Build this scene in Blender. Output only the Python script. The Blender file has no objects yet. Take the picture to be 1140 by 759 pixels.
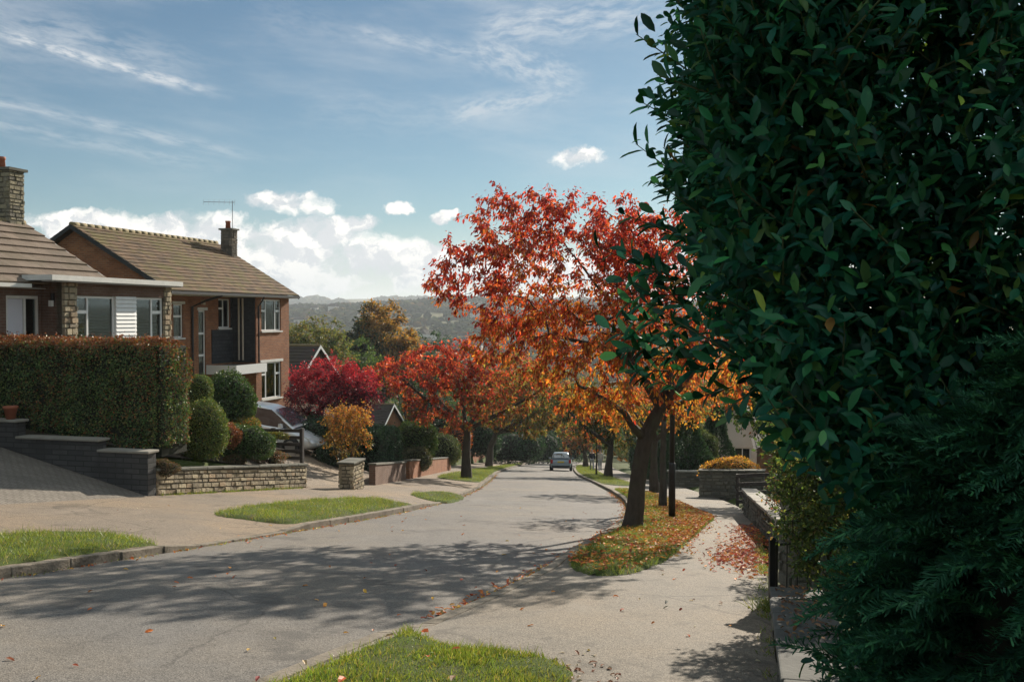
import bpy, math, random
import numpy as np
from mathutils import Vector, Matrix
R = math.radians
rng = np.random.default_rng(11)
random.seed(5)
scene = bpy.context.scene
COL = scene.collection

# ------------------------------------------------------------------ basics
def tag(o, label=None, cat=None, group=None, kind=None):
    if label: o['label'] = label
    if cat: o['category'] = cat
    if group: o['group'] = group
    if kind: o['kind'] = kind
    return o

def thing(name, label, cat, loc=(0, 0, 0), rz=0.0, group=None):
    o = bpy.data.objects.new(name, None)
    o.empty_display_size = 0.2
    COL.objects.link(o)
    o.location = loc
    o.rotation_euler = (0, 0, rz)
    return tag(o, label, cat, group)

def np_mesh(name, verts, faces_idx, face_sizes, mat, parent=None, cols=None, smooth=False, mat_idx=None):
    verts = np.asarray(verts, dtype=np.float32)
    faces_idx = np.asarray(faces_idx, dtype=np.int32)
    face_sizes = np.asarray(face_sizes, dtype=np.int32)
    me = bpy.data.meshes.new(name)
    me.vertices.add(len(verts)); me.vertices.foreach_set('co', verts.ravel())
    me.loops.add(len(faces_idx)); me.loops.foreach_set('vertex_index', faces_idx)
    me.polygons.add(len(face_sizes))
    starts = np.zeros(len(face_sizes), dtype=np.int32)
    starts[1:] = np.cumsum(face_sizes)[:-1]
    me.polygons.foreach_set('loop_start', starts)
    me.polygons.foreach_set('loop_total', face_sizes)
    for m in (mat if isinstance(mat, (list, tuple)) else [mat]):
        me.materials.append(m)
    if mat_idx is not None:
        me.polygons.foreach_set('material_index', np.asarray(mat_idx, dtype=np.int32))
    me.polygons.foreach_set('use_smooth', np.full(len(face_sizes), bool(smooth)))
    if cols is not None:
        cols = np.asarray(cols, dtype=np.float32)
        c4 = np.ones((len(verts), 4), dtype=np.float32); c4[:, :3] = cols
        at = me.color_attributes.new('col', 'FLOAT_COLOR', 'POINT')
        at.data.foreach_set('color', c4.ravel())
    me.update(calc_edges=True)
    me.validate()
    o = bpy.data.objects.new(name, me)
    COL.objects.link(o)
    if parent: o.parent = parent
    return o

class MB:
    """collects shapes into one mesh"""
    def __init__(s): s.v = []; s.f = []; s.c = []; s.m = []; s.col = (1, 1, 1); s.mi = 0
    def add(s, vs, fs):
        n = len(s.v); s.v += [tuple(p) for p in vs]; s.c += [s.col] * len(vs)
        for f in fs: s.f.append([n + i for i in f]); s.m.append(s.mi)
    def box(s, x0, x1, y0, y1, z0, z1):
        s.add([(x0,y0,z0),(x1,y0,z0),(x1,y1,z0),(x0,y1,z0),(x0,y0,z1),(x1,y0,z1),(x1,y1,z1),(x0,y1,z1)],
              [(3,2,1,0),(4,5,6,7),(0,1,5,4),(1,2,6,5),(2,3,7,6),(3,0,4,7)])
        return s
    def hexa(s, p):     # 8 points, bottom loop then top loop
        s.add(p, [(3,2,1,0),(4,5,6,7),(0,1,5,4),(1,2,6,5),(2,3,7,6),(3,0,4,7)]); return s
    def prism(s, poly, d):    # poly: 3-D points (planar), extruded along vector d
        n = len(poly); d = Vector(d)
        vs = [Vector(p) for p in poly]; vs2 = [p + d for p in vs]
        s.add(vs + vs2, [tuple(range(n - 1, -1, -1)), tuple(range(n, 2 * n))] +
              [(i, (i + 1) % n, n + (i + 1) % n, n + i) for i in range(n)]); return s
    def tube(s, pts, rad, n=8, cap=True):
        pts = [Vector(p) for p in pts]
        if not hasattr(rad, '__len__'): rad = [rad] * len(pts)
        t0 = (pts[1] - pts[0]).normalized()
        a = t0.orthogonal().normalized()
        vs = []
        for i, p in enumerate(pts):
            t = (pts[min(i + 1, len(pts) - 1)] - pts[max(i - 1, 0)]).normalized()
            a = (a - t * a.dot(t)).normalized(); b = t.cross(a)
            for k in range(n):
                q = 2 * math.pi * k / n
                vs.append(p + (a * math.cos(q) + b * math.sin(q)) * rad[i])
        fs = []
        for i in range(len(pts) - 1):
            for k in range(n):
                k2 = (k + 1) % n
                fs.append((i*n+k, i*n+k2, (i+1)*n+k2, (i+1)*n+k))
        if cap:
            fs.append(tuple(range(n - 1, -1, -1))); fs.append(tuple(range((len(pts)-1)*n, len(pts)*n)))
        s.add(vs, fs); return s
    def lathe(s, prof, c=(0, 0, 0), n=20, axis='z'):
        vs = []
        for r, h in prof:
            for k in range(n):
                q = 2 * math.pi * k / n
                if axis == 'z': vs.append((c[0]+r*math.cos(q), c[1]+r*math.sin(q), c[2]+h))
                else: vs.append((c[0]+r*math.cos(q), c[1]+h, c[2]+r*math.sin(q)))
        fs = []
        for i in range(len(prof) - 1):
            for k in range(n):
                k2 = (k + 1) % n
                f = (i*n+k, i*n+k2, (i+1)*n+k2, (i+1)*n+k)
                fs.append(f if axis == 'z' else f[::-1])
        e = len(prof) - 1
        bot = tuple(range(n - 1, -1, -1)); top = tuple(range(e*n, e*n + n))
        fs += [bot, top] if axis == 'z' else [bot[::-1], top[::-1]]
        s.add(vs, fs); return s
    def build(s, name, mat, parent=None, smooth=False, colored=False):
        fi = [i for f in s.f for i in f]; fz = [len(f) for f in s.f]
        return np_mesh(name, s.v, fi, fz, mat, parent, s.c if colored else None, smooth, s.m if isinstance(mat, (list, tuple)) else None)

# ------------------------------------------------------------------ materials
class NT:
    def __init__(s, tree): s.t = tree
    def n(s, typ, **kw):
        nd = s.t.nodes.new(typ)
        for k, v in kw.items(): setattr(nd, k, v)
        return nd
    def put(s, sock, v):
        if isinstance(v, (int, float)): sock.default_value = v
        elif isinstance(v, (tuple, list)):
            v = tuple(v)
            if len(sock.default_value) == 4 and len(v) == 3: v = v + (1,)
            sock.default_value = v
        else: s.t.links.new(v, sock)
    def m(s, op, a, b=0.0, c=0.0, clamp=False):
        nd = s.n('ShaderNodeMath', operation=op); nd.use_clamp = clamp
        for i, v in enumerate((a, b, c)): s.put(nd.inputs[i], v)
        return nd.outputs[0]
    def noise(s, vec, scale, detail=4, rough=0.55, dist=0.0, out=0):
        nd = s.n('ShaderNodeTexNoise'); s.put(nd.inputs['Vector'], vec)
        s.put(nd.inputs['Scale'], scale); s.put(nd.inputs['Detail'], detail); s.put(nd.inputs['Roughness'], rough); s.put(nd.inputs['Distortion'], dist)
        return nd.outputs[out]
    def voro(s, vec, scale, feature='F1', out='Distance'):
        nd = s.n('ShaderNodeTexVoronoi', feature=feature); s.put(nd.inputs['Vector'], vec); s.put(nd.inputs['Scale'], scale)
        return nd.outputs[out]
    def ramp(s, fac, stops, interp='LINEAR'):
        nd = s.n('ShaderNodeValToRGB'); s.put(nd.inputs[0], fac); nd.color_ramp.interpolation = interp
        el = nd.color_ramp.elements
        while len(el) < len(stops): el.new(0.5)
        for e, (p, c) in zip(el, stops):
            e.position = p; e.color = tuple(c) + (1,) if len(c) == 3 else c
        return nd.outputs[0]
    def sstep(s, v, lo, hi):
        nd = s.n('ShaderNodeMapRange', interpolation_type='SMOOTHSTEP')
        s.put(nd.inputs[0], v); s.put(nd.inputs[1], lo); s.put(nd.inputs[2], hi); s.put(nd.inputs[3], 0.0); s.put(nd.inputs[4], 1.0)
        return nd.outputs[0]
    def mix(s, fac, a, b, typ='MIX'):
        nd = s.n('ShaderNodeMix', data_type='RGBA', blend_type=typ)
        s.put(nd.inputs[0], fac); s.put(nd.inputs[6], a); s.put(nd.inputs[7], b)
        return nd.outputs[2]
    def sep(s, vec):
        nd = s.n('ShaderNodeSeparateXYZ'); s.put(nd.inputs[0], vec); return nd.outputs
    def comb(s, x, y, z):
        nd = s.n('ShaderNodeCombineXYZ')
        for i, v in enumerate((x, y, z)): s.put(nd.inputs[i], v)
        return nd.outputs[0]
    def obj(s): return s.n('ShaderNodeTexCoord').outputs['Object']
    def bump(s, h, strength=0.3, dist=0.02):
        nd = s.n('ShaderNodeBump'); s.put(nd.inputs['Height'], h); nd.inputs['Strength'].default_value = strength; nd.inputs['Distance'].default_value = dist
        return nd.outputs[0]

def new_mat(name):
    m = bpy.data.materials.new(name); m.use_nodes = True
    m.node_tree.nodes.clear()
    n = NT(m.node_tree)
    out = n.n('ShaderNodeOutputMaterial')
    return m, n, out

def principled(name, color, rough=0.6, metal=0.0, bump=None, spec=0.4):
    """color/bump: value or function(NT)->socket"""
    m, n, out = new_mat(name)
    p = n.n('ShaderNodeBsdfPrincipled')
    n.put(p.inputs['Base Color'], color(n) if callable(color) else color)
    n.put(p.inputs['Roughness'], rough(n) if callable(rough) else rough); p.inputs['Metallic'].default_value = metal
    p.inputs['Specular IOR Level'].default_value = spec
    if bump: n.put(p.inputs['Normal'], bump(n))
    n.t.links.new(p.outputs[0], out.inputs[0])
    return m

def leaf_mat(name, trans=0.42, gloss=0.05, grough=0.45, tint=(1, 1, 1)):
    m, n, out = new_mat(name)
    at = n.n('ShaderNodeAttribute', attribute_name='col').outputs['Color']
    col = n.mix(1.0, at, tint, 'MULTIPLY')
    d = n.n('ShaderNodeBsdfDiffuse'); n.put(d.inputs[0], col)
    t = n.n('ShaderNodeBsdfTranslucent'); n.put(t.inputs[0], n.mix(1.0, col, (1.25, 1.1, 0.8), 'MULTIPLY'))
    mx = n.n('ShaderNodeMixShader'); mx.inputs[0].default_value = trans
    n.t.links.new(d.outputs[0], mx.inputs[1]); n.t.links.new(t.outputs[0], mx.inputs[2])
    g = n.n('ShaderNodeBsdfGlossy'); g.inputs['Roughness'].default_value = grough
    m2 = n.n('ShaderNodeMixShader'); m2.inputs[0].default_value = gloss
    n.t.links.new(mx.outputs[0], m2.inputs[1]); n.t.links.new(g.outputs[0], m2.inputs[2])
    n.t.links.new(m2.outputs[0], out.inputs[0])
    return m

def vcol(n): return n.n('ShaderNodeAttribute', attribute_name='col').outputs['Color']
def plain(name, c, rough=0.6, metal=0.0, var=0.15, scale=6.0, spec=0.4, bump=0.0):
    def colf(n):
        f = n.noise(n.obj(), scale, 5)
        return n.mix(f, tuple(x * (1 - var) for x in c), tuple(min(1, x * (1 + var)) for x in c))
    bf = (lambda n: n.bump(n.noise(n.obj(), scale * 8, 4), bump, 0.01)) if bump else None
    return principled(name, colf, rough, metal, bf, spec)

M = {}
TH = math.atan(0.27); CS, SN = math.cos(TH), math.sin(TH)
def asphalt(base, warm, name):
    def colf(n):
        o = n.obj()
        grain = n.noise(o, 260, 2, 0.7)
        stones = n.voro(o, 95, 'F1', 'Color')
        sv = n.sep(stones)[0]
        big = n.noise(o, 0.35, 4, 0.6)
        mid = n.noise(o, 2.3, 5, 0.6)
        c = n.mix(sv, tuple(x * 0.45 for x in base), tuple(x * 1.65 for x in base))
        c = n.mix(n.m('MULTIPLY', grain, 0.5), c, tuple(x * 1.1 for x in base))
        c = n.mix(n.sstep(big, 0.35, 0.7), c, warm, 'MULTIPLY')
        c = n.mix(n.m('MULTIPLY', n.sstep(mid, 0.5, 0.75), 0.35), c, tuple(x * 0.6 for x in base))
        st = n.noise(n.comb(n.m('MULTIPLY', n.sep(o)[0], 1.0), n.m('MULTIPLY', n.sep(o)[1], 0.22), 3.0), 1.6, 6, 0.65)
        c = n.mix(n.m('MULTIPLY', n.sstep(st, 0.52, 0.72), 0.45), c, tuple(x * 1.55 for x in base))
        c = n.mix(n.m('MULTIPLY', n.sstep(n.noise(o, 0.9, 8, 0.75), 0.54, 0.64), 0.6), c, tuple(x * 0.5 for x in base))
        # cracks and repaired seams
        cr = n.voro(n.mix(0.3, o, n.noise(o, 1.5, 6, out=1)), 0.35, 'DISTANCE_TO_EDGE')
        crk = n.m('MULTIPLY', n.m('SUBTRACT', 1.0, n.sstep(cr, 0.0, 0.009)), n.sstep(n.noise(o, 0.5, 2), 0.42, 0.5))
        c = n.mix(n.m('MULTIPLY', crk, 0.45), c, (0.04, 0.037, 0.033))
        return c
    def bmp(n):
        o = n.obj()
        h = n.m('ADD', n.m('MULTIPLY', n.voro(o, 95), 0.7), n.m('MULTIPLY', n.noise(o, 20, 4), 0.6))
        return n.bump(h, 0.55, 0.008)
    return principled(name, colf, 0.85, 0, bmp, 0.25)
M['road'] = asphalt((0.135, 0.126, 0.116), (1.25, 1.17, 1.05), 'road_asphalt')
M['pave'] = asphalt((0.165, 0.146, 0.120), (1.22, 1.12, 1.0), 'pavement_asphalt')
M['drive'] = asphalt((0.185, 0.150, 0.115), (1.25, 1.15, 1.0), 'driveway_asphalt')

def brick(name, c1, c2, mortar, bw=0.225, bh=0.075, msize=0.011, bump=0.5, rough=0.85, flat=False):
    def vec(n):
        x, y, z = n.sep(n.obj())
        if flat: return n.comb(n.m('ADD', n.m('MULTIPLY', x, CS), n.m('MULTIPLY', y, -SN)), n.m('ADD', n.m('MULTIPLY', x, SN), n.m('MULTIPLY', y, CS)), 0.0)
        return n.comb(n.m('ADD', x, y), z, 0.0)
    def node(n):
        b = n.n('ShaderNodeTexBrick'); n.put(b.inputs['Vector'], vec(n))
        n.put(b.inputs['Color1'], c1); n.put(b.inputs['Color2'], c2); n.put(b.inputs['Mortar'], mortar)
        b.inputs['Scale'].default_value = 1.0; b.inputs['Mortar Size'].default_value = msize
        b.inputs['Brick Width'].default_value = bw; b.inputs['Row Height'].default_value = bh
        b.inputs['Bias'].default_value = 0.0
        return b
    def colf(n):
        b = node(n)
        dirt = n.noise(n.obj(), 1.3, 5, 0.65)
        fine = n.noise(n.obj(), 35, 3)
        c = n.mix(n.m('MULTIPLY', n.sstep(dirt, 0.4, 0.7), 0.6), b.outputs[0], tuple(x * 0.45 for x in c1))
        return n.mix(n.m('MULTIPLY', fine, 0.35), c, tuple(x * 0.6 for x in c2))
    def bmp(n):
        b = node(n)
        return n.bump(n.m('ADD', n.m('SUBTRACT', 1.0, b.outputs['Fac']), n.m('MULTIPLY', n.noise(n.obj(), 50, 3), 0.4)), bump, 0.012)
    return principled(name, colf, rough, 0, bmp, 0.2)
M['brick'] = brick('red_brick', (0.40, 0.155, 0.065), (0.24, 0.085, 0.042), (0.27, 0.20, 0.13))
M['brick_brown'] = brick('brown_brick', (0.20, 0.115, 0.08), (0.15, 0.085, 0.06), (0.20, 0.16, 0.13))
M['wall_block'] = brick('dark_stone_block', (0.12, 0.115, 0.11), (0.075, 0.075, 0.075), (0.05, 0.05, 0.048), 0.42, 0.12, 0.012, 0.9)
M['setts'] = brick('block_setts', (0.27, 0.24, 0.20), (0.20, 0.175, 0.15), (0.10, 0.09, 0.075), 0.2, 0.1, 0.012, 0.6, flat=True)

def stonecol(n):
    c = vcol(n); f = n.noise(n.obj(), 9, 6, 0.65); g = n.noise(n.obj(), 45, 3)
    c = n.mix(n.m('MULTIPLY', n.sstep(f, 0.45, 0.75), 0.6), c, (0.07, 0.065, 0.05))
    return n.mix(n.m('MULTIPLY', g, 0.3), c, (0.42, 0.38, 0.29))
M['stone'] = principled('sandstone', stonecol, 0.9, 0, lambda n: n.bump(n.m('ADD', n.noise(n.obj(), 14, 6, 0.65), n.m('MULTIPLY', n.noise(n.obj(), 60, 3), 0.3)), 0.9, 0.03), 0.15)
M['coping'] = plain('coping_stone', (0.27, 0.25, 0.21), 0.9, var=0.35, scale=4, bump=0.5)
M['coping_dark'] = plain('mossy_coping', (0.13, 0.125, 0.10), 0.95, var=0.5, scale=3, bump=0.6)
M['mortar'] = plain('mortar', (0.10, 0.09, 0.075), 0.95, var=0.3)
M['kerb'] = principled('kerb_stone', lambda n: n.mix(n.m('MULTIPLY', n.sstep(n.noise(n.obj(), 3, 6, 0.7), 0.42, 0.7), 0.7), n.mix(n.noise(n.obj(), 40, 3), (0.19, 0.165, 0.13), (0.27, 0.23, 0.185)), (0.08, 0.07, 0.05)), 0.9, 0, lambda n: n.bump(n.noise(n.obj(), 30, 5), 0.7, 0.02), 0.15)
M['white'] = plain('white_upvc', (0.78, 0.78, 0.76), 0.35, var=0.05, scale=3)
M['white_old'] = plain('weathered_white_paint', (0.62, 0.61, 0.57), 0.6, var=0.18, scale=5)
M['grey_fascia'] = plain('grey_fascia', (0.38, 0.36, 0.33), 0.6, var=0.2, scale=4)
M['black'] = plain('black_paint', (0.015, 0.015, 0.016), 0.45, var=0.3)
M['black_pole'] = plain('black_pole_paint', (0.018, 0.019, 0.02), 0.5, var=0.4, scale=8)
M['dark_wood'] = plain('dark_stained_wood', (0.055, 0.045, 0.04), 0.8, var=0.4, scale=10, bump=0.4)
M['grey_wood'] = plain('weathered_grey_wood', (0.16, 0.15, 0.135), 0.85, var=0.35, scale=10, bump=0.4)
M['pipe_cream'] = plain('cream_pipe', (0.5, 0.42, 0.33), 0.5, var=0.1)
M['terracotta'] = plain('terracotta', (0.33, 0.11, 0.06), 0.8, var=0.3)
M['render_wall'] = plain('pale_render', (0.62, 0.57, 0.50), 0.9, var=0.12, scale=2)
M['felt'] = plain('roof_felt', (0.10, 0.10, 0.09), 0.9, var=0.3)
M['interior'] = plain('dim_interior', (0.05, 0.05, 0.05), 0.9, var=0.3)
M['curtain'] = plain('curtain', (0.45, 0.42, 0.38), 0.9, var=0.2)
M['metal'] = plain('dull_metal', (0.25, 0.25, 0.25), 0.4, 0.8, var=0.2)
M['soil'] = plain('garden_soil', (0.07, 0.055, 0.035), 0.95, var=0.5, scale=3, bump=0.6)
M['door_white'] = plain('pale_door', (0.55, 0.55, 0.60), 0.45, var=0.06)
M['clad'] = principled('white_cladding', lambda n: n.mix(n.noise(n.obj(), 4, 3), (0.70, 0.70, 0.68), (0.82, 0.82, 0.80)), 0.5)
def glassmat():
    m, n, out = new_mat('window_glass')
    g = n.n('ShaderNodeBsdfGlossy'); g.inputs['Roughness'].default_value = 0.03; n.put(g.inputs[0], (0.9, 0.95, 0.95))
    t = n.n('ShaderNodeBsdfTransparent'); n.put(t.inputs[0], (0.45, 0.5, 0.5))
    fr = n.n('ShaderNodeFresnel'); fr.inputs[0].default_value = 1.5
    mx = n.n('ShaderNodeMixShader'); n.put(mx.inputs[0], n.m('ADD', n.m('MULTIPLY', fr.outputs[0], 0.32), 0.03, clamp=True))
    n.t.links.new(t.outputs[0], mx.inputs[1]); n.t.links.new(g.outputs[0], mx.inputs[2])
    n.t.links.new(mx.outputs[0], out.inputs[0]); return m
M['glass'] = glassmat()
M['car_glass'] = principled('car_glass', (0.03, 0.035, 0.038), 0.05, 0, None, 1.0)
M['screen_glass'] = principled('windscreen_glass', (0.05, 0.055, 0.06), 0.06, 0, None, 1.0)
M['screen_glass'].node_tree.nodes['Principled BSDF'].inputs['IOR'].default_value = 2.1
M['dark_coursed'] = brick('dark_coursed_panel', (0.055, 0.06, 0.065), (0.035, 0.038, 0.042), (0.015, 0.015, 0.016), 0.25, 0.16, 0.008, 0.7)
M['tyre'] = plain('tyre_rubber', (0.02, 0.02, 0.02), 0.85, var=0.2)
M['rim'] = plain('alloy_rim', (0.5, 0.5, 0.5), 0.3, 0.9, var=0.1)
M['coping_shade'] = plain('shade_darkened_coping', (0.11, 0.11, 0.10), 0.95, var=0.5, scale=3, bump=0.6)  # coping colour darkened to stand for the shade under the laurel
M['silver'] = principled('silver_car_paint', (0.74, 0.75, 0.75), 0.28, 0.35, None, 0.6)
M['slate_car'] = principled('dark_slate_car_paint', (0.26, 0.32, 0.36), 0.3, 0.3, None, 0.6)
M['red_lamp'] = principled('red_lens', (0.35, 0.01, 0.01), 0.2)
M['lamp_clear'] = principled('clear_lens', (0.7, 0.72, 0.72), 0.1)
M['plate_y'] = principled('yellow_number_plate', (0.65, 0.48, 0.05), 0.5)
M['plate_w'] = principled('white_number_plate', (0.75, 0.75, 0.72), 0.5)
M['leaf'] = leaf_mat('autumn_leaf', 0.58, 0.04, 0.45)
M['leaf_dense'] = leaf_mat('hedge_leaf', 0.25, 0.05, 0.4)
M['laurel'] = leaf_mat('laurel_leaf', 0.2, 0.02, 0.3)
M['cypress'] = leaf_mat('cypress_spray', 0.25, 0.02, 0.5)
M['woods'] = leaf_mat('far_foliage', 0.12, 0.0, 0.6)
M['grass'] = leaf_mat('grass_blade', 0.4, 0.04, 0.4)
M['fallen'] = leaf_mat('fallen_leaf', 0.15, 0.04, 0.5)
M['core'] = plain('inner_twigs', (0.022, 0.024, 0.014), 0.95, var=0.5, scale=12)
def barkcol(n):
    x, y, z = n.sep(n.obj())
    v = n.comb(x, y, n.m('MULTIPLY', z, 0.3))
    f = n.noise(v, 16, 6, 0.65); g = n.noise(n.obj(), 2.5, 4)
    c = n.mix(f, (0.03, 0.025, 0.02), (0.12, 0.10, 0.08))
    return n.mix(n.m('MULTIPLY', n.sstep(g, 0.5, 0.7), 0.6), c, (0.09, 0.10, 0.06))
M['bark'] = principled('tree_bark', barkcol, 0.9, 0, lambda n: n.bump(n.noise(n.comb(*[n.m('MULTIPLY', s, k) for s, k in zip(n.sep(n.obj()), (1, 1, 0.3))]), 22, 6, 0.7), 1.0, 0.04), 0.15)
def groundcol(n):
    o = n.obj()
    f = n.noise(o, 0.6, 6, 0.6); g = n.noise(o, 5, 5)
    c = n.mix(g, (0.045, 0.065, 0.018), (0.09, 0.11, 0.035))
    c = n.mix(n.m('MULTIPLY', n.sstep(f, 0.5, 0.65), 0.7), c, (0.075, 0.058, 0.035))
    # far country: fields, woods and heath
    y = n.sep(o)[1]
    far = n.sstep(y, 250.0, 420.0)
    w = n.noise(o, 0.012, 8, 0.62); w2 = n.noise(o, 0.05, 6, 0.6)
    fc = n.ramp(n.m('ADD', n.m('MULTIPLY', w, 0.6), n.m('MULTIPLY', w2, 0.4)), [(0.36, (0.045, 0.06, 0.025)), (0.47, (0.08, 0.085, 0.035)), (0.54, (0.12, 0.10, 0.04)), (0.62, (0.09, 0.11, 0.04)), (0.72, (0.13, 0.13, 0.06))])
    return n.mix(far, c, fc)
M['ground'] = principled('rough_ground', groundcol, 0.95, 0, lambda n: n.bump(n.noise(n.obj(), 12, 5), 0.5, 0.05), 0.1)
def turfcol(n):
    o = n.obj(); f = n.noise(o, 3, 5); g = n.noise(o, 60, 3)
    c = n.mix(g, (0.05, 0.075, 0.018), (0.10, 0.13, 0.035))
    return n.mix(n.m('MULTIPLY', n.sstep(f, 0.45, 0.7), 0.6), c, (0.10, 0.085, 0.045))
M['turf'] = principled('verge_turf', turfcol, 0.95, 0, lambda n: n.bump(n.noise(n.obj(), 60, 4), 0.8, 0.03), 0.1)
def tile_mat(name, c1, c2, moss, mossamt, bw, rowz=0.31):
    def colf(n):
        x, y, z = n.sep(n.obj())
        b = n.n('ShaderNodeTexBrick'); n.put(b.inputs['Vector'], n.comb(x, n.m('MULTIPLY', z, 2.0), 0.0))
        n.put(b.inputs['Color1'], c1); n.put(b.inputs['Color2'], c2); n.put(b.inputs['Mortar'], tuple(q * 0.35 for q in c1))
        b.inputs['Scale'].default_value = 1; b.inputs['Brick Width'].default_value = bw; b.inputs['Row Height'].default_value = rowz; b.inputs['Mortar Size'].default_value = 0.008
        mo = n.noise(n.obj(), 1.1, 7, 0.7)
        c = n.mix(n.m('MULTIPLY', n.sstep(mo, 0.45, 0.62), mossamt), b.outputs[0], moss)
        return n.mix(n.m('MULTIPLY', n.noise(n.obj(), 14, 4), 0.4), c, tuple(q * 0.5 for q in c1))
    return principled(name, colf, 0.9, 0, lambda n: n.bump(n.noise(n.obj(), 30, 4), 0.5, 0.01), 0.15)
M['tile1'] = tile_mat('grey_buff_roof_tile', (0.25, 0.19, 0.145), (0.17, 0.13, 0.10), (0.12, 0.10, 0.065), 0.6, 0.42, 0.44)
M['tile2'] = tile_mat('mossy_brown_roof_tile', (0.215, 0.135, 0.08), (0.085, 0.06, 0.042), (0.135, 0.12, 0.04), 0.85, 0.27)
M['tile3'] = tile_mat('dark_roof_tile', (0.085, 0.07, 0.062), (0.065, 0.055, 0.05), (0.08, 0.075, 0.04), 0.4, 0.3)
M['ridge'] = plain('ridge_tile', (0.21, 0.17, 0.09), 0.9, var=0.45, scale=3, bump=0.5)

# ------------------------------------------------------------------ camera and land
F = 1100.0; CX = 570.0; HY = 352.0; CAMZ = 1.6
A_, B_ = 0.036, 0.135
def interp_smooth(x, xs, ys):
    """Catmull-Rom through (xs, ys)"""
    x = np.asarray(x, dtype=float); xs = np.asarray(xs, float); ys = np.asarray(ys, float)
    d = np.gradient(ys, xs)
    i = np.clip(np.searchsorted(xs, x) - 1, 0, len(xs) - 2)
    h = xs[i+1] - xs[i]; s = np.clip((x - xs[i]) / h, 0, 1)
    r = (2*s**3-3*s**2+1)*ys[i] + (s**3-2*s**2+s)*h*d[i] + (-2*s**3+3*s**2)*ys[i+1] + (s**3-s**2)*h*d[i+1]
    r = np.where(x < xs[0], ys[0] + d[0]*(x-xs[0]), r)
    return np.where(x > xs[-1], ys[-1] + d[-1]*(x-xs[-1]), r)
RY = [-40, -15, 0, 6.6, 10.7, 17, 23.5, 30, 38, 47, 65, 80, 100, 126, 160]
RX = [-16.4, -10.0, -6.0, -4.08, -2.85, -1.3, 0.05, 0.85, 1.3, 1.5, 1.75, 2.4, 3.7, 5.8, 9.5]
def Xc(Y): return interp_smooth(Y, RY, RX)
HW = 2.65
def sm(x, a, b):
    t = np.clip((np.asarray(x, float) - a) / (b - a), 0, 1); return t*t*(3-2*t)
def base(X, Y):
    X = np.asarray(X, float); Y = np.asarray(Y, float)
    ye = np.where(Y > 150, 150 + 110*(1-np.exp(-np.clip(Y-150, 0, None)/110)), Y)
    ye = np.where(Y < -25, -25 + (Y+25)*0.3, ye)
    return -A_*np.clip(X, -45, 45) - B_*ye
def vnoise(X, Y, s, seed=0):
    r = 0
    for k, (a, b, p) in enumerate([(1.0, 0.6, 0.3), (-0.7, 1.1, 1.7), (0.45, -1.3, 4.1), (1.6, 0.35, 2.2)]):
        r = r + np.sin((X*a + Y*b)/s + p + seed*1.3 + 1.1*np.sin((X*b - Y*a)/(1.7*s) + seed))
    return r / 4
WX0, WY0 = -8.1, 21.9       # corner of the left garden wall
TH = math.atan(0.27); CS, SN = math.cos(TH), math.sin(TH)
def wl(X, Y):     # wall frame: along the road, back from it
    dx = np.asarray(X, float) - WX0; dy = np.asarray(Y, float) - WY0
    return dx*SN + dy*CS, -dx*CS + dy*SN
def wl_inv(x, y): return WX0 + x*SN - y*CS, WY0 + x*CS + y*SN
def kerb_l(Y):    # kerb rise on the left side, dropped at driveways
    Y = np.asarray(Y, float)
    up = sm(Y, -200, -199)*(1-sm(Y, 13.2, 14.4)) + sm(Y, 17.0, 18.2)*(1-sm(Y, 25.6, 26.8)) + sm(Y, 29.5, 31)*(1-sm(Y, 36, 37.5)) + sm(Y, 40, 42)
    return 0.025 + 0.075*np.clip(up, 0, 1)
def kerb_r(Y):
    Y = np.asarray(Y, float)
    up = (1-sm(Y, 7.9, 8.7)) + sm(Y, 13.3, 14.6)
    return 0.02 + 0.08*np.clip(up, 0, 1)
def LW(Y):        # X of the left garden wall line
    t = np.interp(Y, [-40, 22, 34, 45, 60, 80, 130], [-7.6, -7.75, -6.6, -6.6, -6.6, -6.4, -6.4])
    wall = WX0 + 0.27*(np.asarray(Y, float) - WY0)
    w = sm(Y, 33, 40)
    return np.where(np.asarray(Y) < 40, wall*(1-w) + (Xc(Y)+t)*w, Xc(Y)+t)
def RW(Y):        # X of the right boundary of the pavement
    Y = np.asarray(Y, float)
    t = np.interp(Y, [-40, 9, 26, 36, 46, 130], [5.6, 5.6, 5.9, 6.3, 6.6, 6.6])
    return np.where(Y < 20, 0.15 + 0.245*Y, Xc(Y)+t)
def paveL(X, Y):
    t = np.clip(-(np.asarray(X) - Xc(Y)) - HW, 0, None)
    k = kerb_l(Y); w = sm(t, 0.0, 1.6)
    return base(X, Y) + k*(1-w) + 0.11*w + 0.03*t
def paveR(X, Y):
    t = np.clip(np.asarray(X) - Xc(Y) - HW, 0, None)
    k = kerb_r(Y); w = sm(t, 0.0, 1.2)
    return base(X, Y) + k*(1-w) + 0.07*w
def roadz(X, Y):
    t = (np.asarray(X) - Xc(Y))/HW
    return base(X, Y) + 0.03*(1 - t*t)
XL_TOP = [(-40, None)]
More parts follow.
